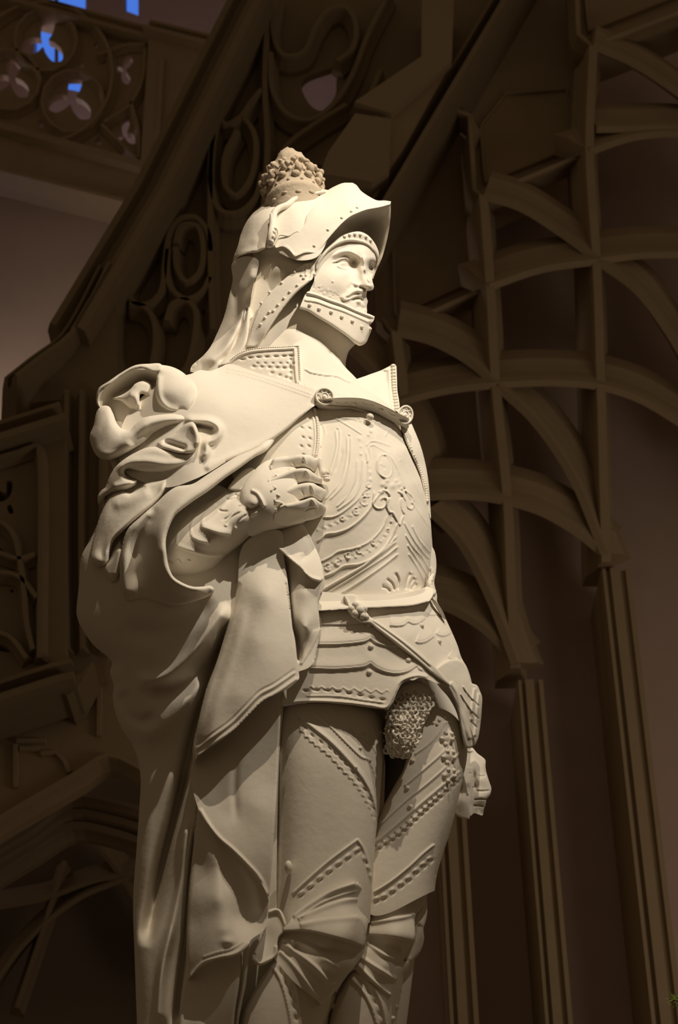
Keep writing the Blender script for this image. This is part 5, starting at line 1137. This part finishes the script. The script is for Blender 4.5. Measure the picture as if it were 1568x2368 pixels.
# long under-folds low at the left
e3 = cl(Relief(c5((690, 1180), (760, 1290), (830, 1380), (900, 1440), (980, 1520), (1050, 1600), (1078, 1690), (1070, 1780), (1050, 1860), (990, 1905), (975, 1920), (975, 1920), (960, 1950), (905, 1998), (850, 2012), (790, 2022), (730, 2048), (680, 2085), (640, 2130), (640, 2130), (630, 2000), (640, 1700), (670, 1400)),
               c5((700, 1220, 176), (690, 1500, 192), (660, 1800, 198), (640, 2080, 192), (770, 1430, 224), (800, 1700, 240), (835, 1860, 247), (900, 1960, 252), (960, 1935, 248), (720, 2030, 228), (900, 1600, 216), (1000, 1700, 208), (960, 1850, 216), (1050, 1700, 214), (860, 1450, 216), (900, 1800, 218)), 2.8, thick=16))
e3.ridge(c5((765, 1400), (790, 1500), (815, 1650), (845, 1790), (880, 1880), (930, 1930)), 9, 9, 24, taper=.2)
e3.ridge(c5((970, 1925), (900, 1985), (800, 2010), (725, 2035), (648, 2115)), 4, 6, 3, taper=.03); e3.ridge(c5((950, 1918), (880, 1962), (790, 1986), (715, 2012)), 1.8, 3, 2, taper=.05)
e3.bump(*c5((860, 1925))[0], 16, 8, 10)
e3.ridge(c5((900, 1460), (1000, 1620), (1030, 1800)), 14, 8, taper=.2)
e3.roll(10, 14, c5((690, 1180), (670, 1400), (640, 1700), (630, 2000), (640, 2130)))
e4 = cl(Relief(c5((610, 2180), (660, 2040), (760, 1980), (900, 1960), (930, 2000), (915, 2150), (890, 2320), (885, 2500), (880, 2880), (880, 2880), (600, 2880), (590, 2500)),
               c5((620, 2250, 150), (680, 2150, 176), (800, 2050, 170), (900, 2050, 184), (700, 2368, 196), (850, 2300, 200), (620, 3000, 140), (860, 3000, 150), (890, 2400, 186)), 3.2, thick=30))
e4.roll(8, 10)
e5 = cl(Relief(c5((940, 1950), (968, 1945), (962, 2050), (952, 2150), (930, 2250), (905, 2400), (890, 2700), (870, 2700), (905, 2300), (930, 2150)), c5((950, 1960, 190), (950, 2150, 186), (880, 2650, 170)), 2.6, thick=20))
e5.roll(5, 6)
# bunched cloth on the shoulder
pbase = cl(Relief(c2((660, 212), (590, 170), (500, 155), (380, 162), (290, 208), (190, 285), (170, 380), (150, 480), (140, 620), (230, 700), (250, 800), (200, 900), (200, 1000), (330, 1000), (500, 900), (700, 760), (760, 600), (720, 300)),
                  c2((640, 230, 180), (400, 190, 120), (200, 300, 104), (180, 600, 110), (330, 420, 134), (420, 400, 138), (540, 430, 170), (300, 600, 150), (500, 560, 176), (640, 560, 206), (300, 850, 170), (230, 950, 150), (500, 800, 226), (700, 700, 238), (400, 700, 190)), 3, thick=110))
pbase.roll(20, 26)
def puff(pts, ctrl, r=16, d=None, step=2.6, thick=46): x = cl(Relief(c2(*pts), c2(*ctrl), step, thick=thick)); x.roll(r, d or r * 1.2); return x
p1 = puff([(478, 152), (540, 160), (600, 180), (660, 215), (705, 262), (716, 320), (690, 380), (660, 420), (620, 428), (560, 415), (515, 385), (492, 335), (492, 260), (498, 200)],
          [(500, 170, 178), (600, 200, 196), (700, 280, 222), (600, 320, 228), (530, 300, 216), (520, 380, 206), (640, 400, 232), (715, 320, 226), (704, 262, 206), (690, 380, 238)], 1, 0.1)
p1.roll(16, 18, c2((640, 424), (560, 415), (515, 385), (492, 335), (492, 260), (498, 200), (478, 152))); p1.roll(16, 18, c2((478, 152), (540, 160), (600, 180), (650, 208)))
p1.ridge(c2((505, 200), (500, 280), (510, 350), (560, 405), (630, 425)), 8, 10, 8, taper=.1)
p2 = puff([(155, 380), (155, 320), (170, 285), (225, 248), (295, 200), (375, 158), (450, 150), (520, 152), (520, 190), (480, 200), (410, 178), (350, 190), (290, 225), (235, 270), (185, 308), (172, 350), (175, 400)],
          [(165, 350, 150), (180, 290, 158), (300, 205, 176), (380, 165, 184), (500, 170, 188), (420, 180, 190), (230, 265, 172)], 8, 9)
p2b = cl(Relief(c2((165, 400), (172, 320), (235, 265), (300, 215), (380, 182), (440, 185), (500, 200), (498, 300), (470, 270), (420, 245), (370, 265), (310, 320), (250, 345), (215, 400)),
                c2((180, 390, 130), (200, 310, 150), (300, 225, 168), (420, 190, 176), (490, 220, 170), (460, 255, 136), (330, 290, 120), (240, 340, 116)), 3, thick=30))
p3 = puff([(243, 348), (300, 325), (345, 295), (375, 262), (415, 243), (455, 255), (472, 300), (468, 352), (440, 330), (405, 322), (398, 350), (410, 392), (442, 415), (440, 432), (410, 436), (370, 420), (330, 390), (290, 360)],
          [(250, 348, 150), (340, 320, 172), (420, 255, 176), (465, 310, 168), (380, 350, 176), (430, 425, 176), (360, 400, 160)], 11, 14)
p3.ridge(c2((330, 330), (370, 340), (395, 400)), 10, 6, taper=.2)
p4 = puff([(190, 388), (225, 392), (248, 430), (272, 490), (305, 522), (340, 525), (375, 492), (420, 458), (500, 440), (600, 436), (670, 445), (690, 470), (640, 490), (560, 508), (490, 540), (430, 590), (360, 635), (280, 680), (215, 696), (160, 675), (125, 610), (116, 560), (138, 500), (150, 440), (165, 405)],
          [(200, 400, 170), (160, 520, 182), (130, 600, 172), (240, 560, 214), (200, 660, 206), (320, 590, 232), (330, 530, 220), (430, 500, 240), (560, 460, 246), (670, 460, 248), (300, 660, 216), (480, 530, 238)], 18, 24)
p4.ridge(c2((290, 560), (370, 530), (450, 480), (560, 455), (660, 455)), 10, 8, 12, taper=.15); p4.ridge(c2((340, 620), (420, 560), (500, 520)), 9, -6, taper=.2); p4.bump(*c2((220, 480))[0], 16, 6, 24)
p5 = puff([(205, 850), (228, 790), (262, 735), (320, 685), (380, 650), (440, 625), (500, 622), (560, 640), (620, 650), (690, 645), (728, 605), (742, 640), (720, 690), (660, 735), (580, 760), (480, 765), (400, 758), (345, 745), (318, 750), (320, 785), (350, 805), (385, 810), (378, 835), (310, 868), (250, 880), (200, 905), (168, 945), (162, 900), (185, 865)],
          [(250, 770, 214), (330, 700, 232), (450, 650, 250), (600, 680, 268), (720, 640, 268), (500, 740, 256), (350, 735, 234), (300, 840, 222), (200, 890, 190), (170, 930, 176)], 14, 18)
p5.ridge(c2((265, 770), (320, 715), (420, 700), (560, 715), (660, 700), (725, 640)), 11, 9, 9, taper=.12); p5.ridge(c2((240, 850), (300, 835), (370, 822)), 7, 6, taper=.2)
p5b = puff([(500, 600), (540, 575), (600, 540), (660, 490), (700, 480), (730, 530), (738, 600), (700, 650), (620, 655), (560, 640), (510, 625)], [(520, 605, 252), (620, 530, 262), (690, 500, 282), (720, 600, 292), (620, 640, 282)], 10, 12)
p5b.ridge(c2((525, 585), (600, 612), (670, 635)), 7, -16, 6, taper=.15); p5b.ridge(c2((695, 485), (725, 560), (725, 620)), 8, 8, taper=.15)
p6 = puff([(565, 792), (556, 840), (520, 900), (480, 945), (420, 1000), (360, 1050), (300, 1105), (255, 1150), (232, 1210), (215, 1280), (180, 1302), (135, 1282), (120, 1250), (128, 1180), (150, 1090), (185, 990), (240, 900), (300, 870), (340, 880), (390, 850), (440, 820), (510, 800)],
          [(560, 800, 262), (500, 880, 256), (400, 950, 252), (300, 1050, 240), (240, 1130, 226), (200, 1280, 214), (140, 1260, 196), (150, 1120, 190), (200, 1000, 206), (260, 920, 216), (330, 930, 236), (440, 860, 248)], 15, 20)
p6.ridge(c2((550, 810), (500, 905), (400, 990), (290, 1090), (225, 1170), (195, 1270)), 13, 8, 5, taper=.1); p6.ridge(c2((320, 880), (380, 870), (430, 830)), 7, -12, 6, taper=.2); p6.ridge(c2((230, 950), (330, 930), (470, 860)), 14, 6, taper=.2); p6.bump(*c2((165, 1255))[0], 14, 8)
p7 = puff([(228, 1255), (255, 1200), (290, 1150), (302, 1200), (300, 1260), (285, 1340), (262, 1385), (240, 1388), (200, 1345), (188, 1300)], [(240, 1260, 214), (295, 1180, 226), (280, 1320, 222), (220, 1350, 206)], 12, 16)
p7.ridge(c2((285, 1190), (275, 1270), (250, 1360)), 8, 7, taper=.15)
# strip of the cloak showing behind the far side of the breastplate
s1 = cl(Relief(c3((1195, 680), (1225, 740), (1260, 830), (1290, 940), (1315, 1060), (1335, 1180), (1300, 1150), (1240, 950), (1180, 780)), c3((1200, 700, -20), (1260, 850, -30), (1320, 1150, -30), (1220, 900, -10)), 2.5, thick=20)); s1.roll(3, 4)
s2 = cl(Relief(c3((1350, 1640), (1378, 1680), (1394, 1760), (1392, 1850), (1378, 1930), (1400, 2040), (1392, 2090), (1340, 2060), (1335, 1900)), c3((1360, 1660, 0), (1390, 1800, -14), (1350, 1960, 20), (1390, 2060, 10)), 2.4, thick=20)); s2.roll(4, 5)
s3 = cl(Relief(c4((1075, 170), (1100, 185), (1125, 220), (1150, 260), (1164, 305), (1140, 290), (1110, 240)), c4((1080, 175, 96), (1120, 230, 84), (1160, 300, 66)), 2, thick=10)); s3.roll(2.5, 3)
cloak = part('cloak', CL)
part('waist_cord', [lambda acc: acc.tube(c3((1352, 1820, 60, 4), (1362, 1880, 58, 5), (1340, 1940, 74, 6), (1355, 1990, 76, 6), (1372, 2020, 70, 7), (1356, 2030, 80, 5)), 5, 2, twist=1.2)])
skin_body()

# ---------------- conifer at the lower right, one branch tip reaching into view
tp = at([1542], [2312], Y=3.6)[0]
tx, ty = tp[0] + .62, tp[1] + .1
tree = empty('potted_conifer', (tx, ty, 0))
tag(tree, 'green conifer branch tip at the bottom right corner', 'tree')
Acc().tubew([(tx, ty, .3), (tx, ty, 1.4), (tx, ty, 2.75)], [.05, .04, .01]).make('trunk', M_BARK, tree)
pt = Acc()
ring = [(.14, 0), (.2, .36), (.22, .36), (.22, .4), (.17, .4), (.17, .33), (0.0, .33)]
V = [(tx + r * math.cos(t), ty + r * math.sin(t), z) for r, z in ring for t in np.linspace(0, 2 * math.pi, 24, endpoint=False)]
pt.add(V, [(i * 24 + j, i * 24 + (j + 1) % 24, (i + 1) * 24 + (j + 1) % 24, (i + 1) * 24 + j) for i in range(len(ring) - 1) for j in range(24)] + [tuple(range(24))])
pt.make('pot', M_POT, tree)
fo = Acc(); br = Acc(); rr = random.Random(11)
def branch(p, q, n, ln):
    p = np.array(p); q = np.array(q); br.tubew([p, (p + q) / 2 + np.array([0, 0, -.01]), q], [.007, .005, .0015], 5)
    d = (q - p) / np.linalg.norm(q - p)
    for k in range(n):
        t = .25 + .75 * (k + rr.random()) / n
        c = p + (q - p) * t
        v = np.array([rr.gauss(0, 1) for _ in range(3)]); v -= d * (v @ d); v /= np.linalg.norm(v); v = v * .75 + d * .7; v /= np.linalg.norm(v)
        l = ln * rr.uniform(.7, 1.2)
        fo.tubew([c, c + v * l * .6, c + v * l], [.0011, .0012, .0003], 3, caps=False)
branch((tx, ty, tp[2] - .12), tuple(tp + np.array([.012, 0, .0])), 460, .020)
for k in range(40):
    z = .7 + k * .05; a_ = rr.uniform(-1.2, 1.2); l = .12 + .5 * (2.75 - z) / 2
    if z > 1.7: l = min(l, .34)
    branch((tx, ty, z), (tx + l * math.cos(a_), ty + l * math.sin(a_), z + .05), 60, .03)
fo.make('needles', M_NEEDLE, tree)['kind'] = 'stuff'
br.make('branch', M_BARK, tree)
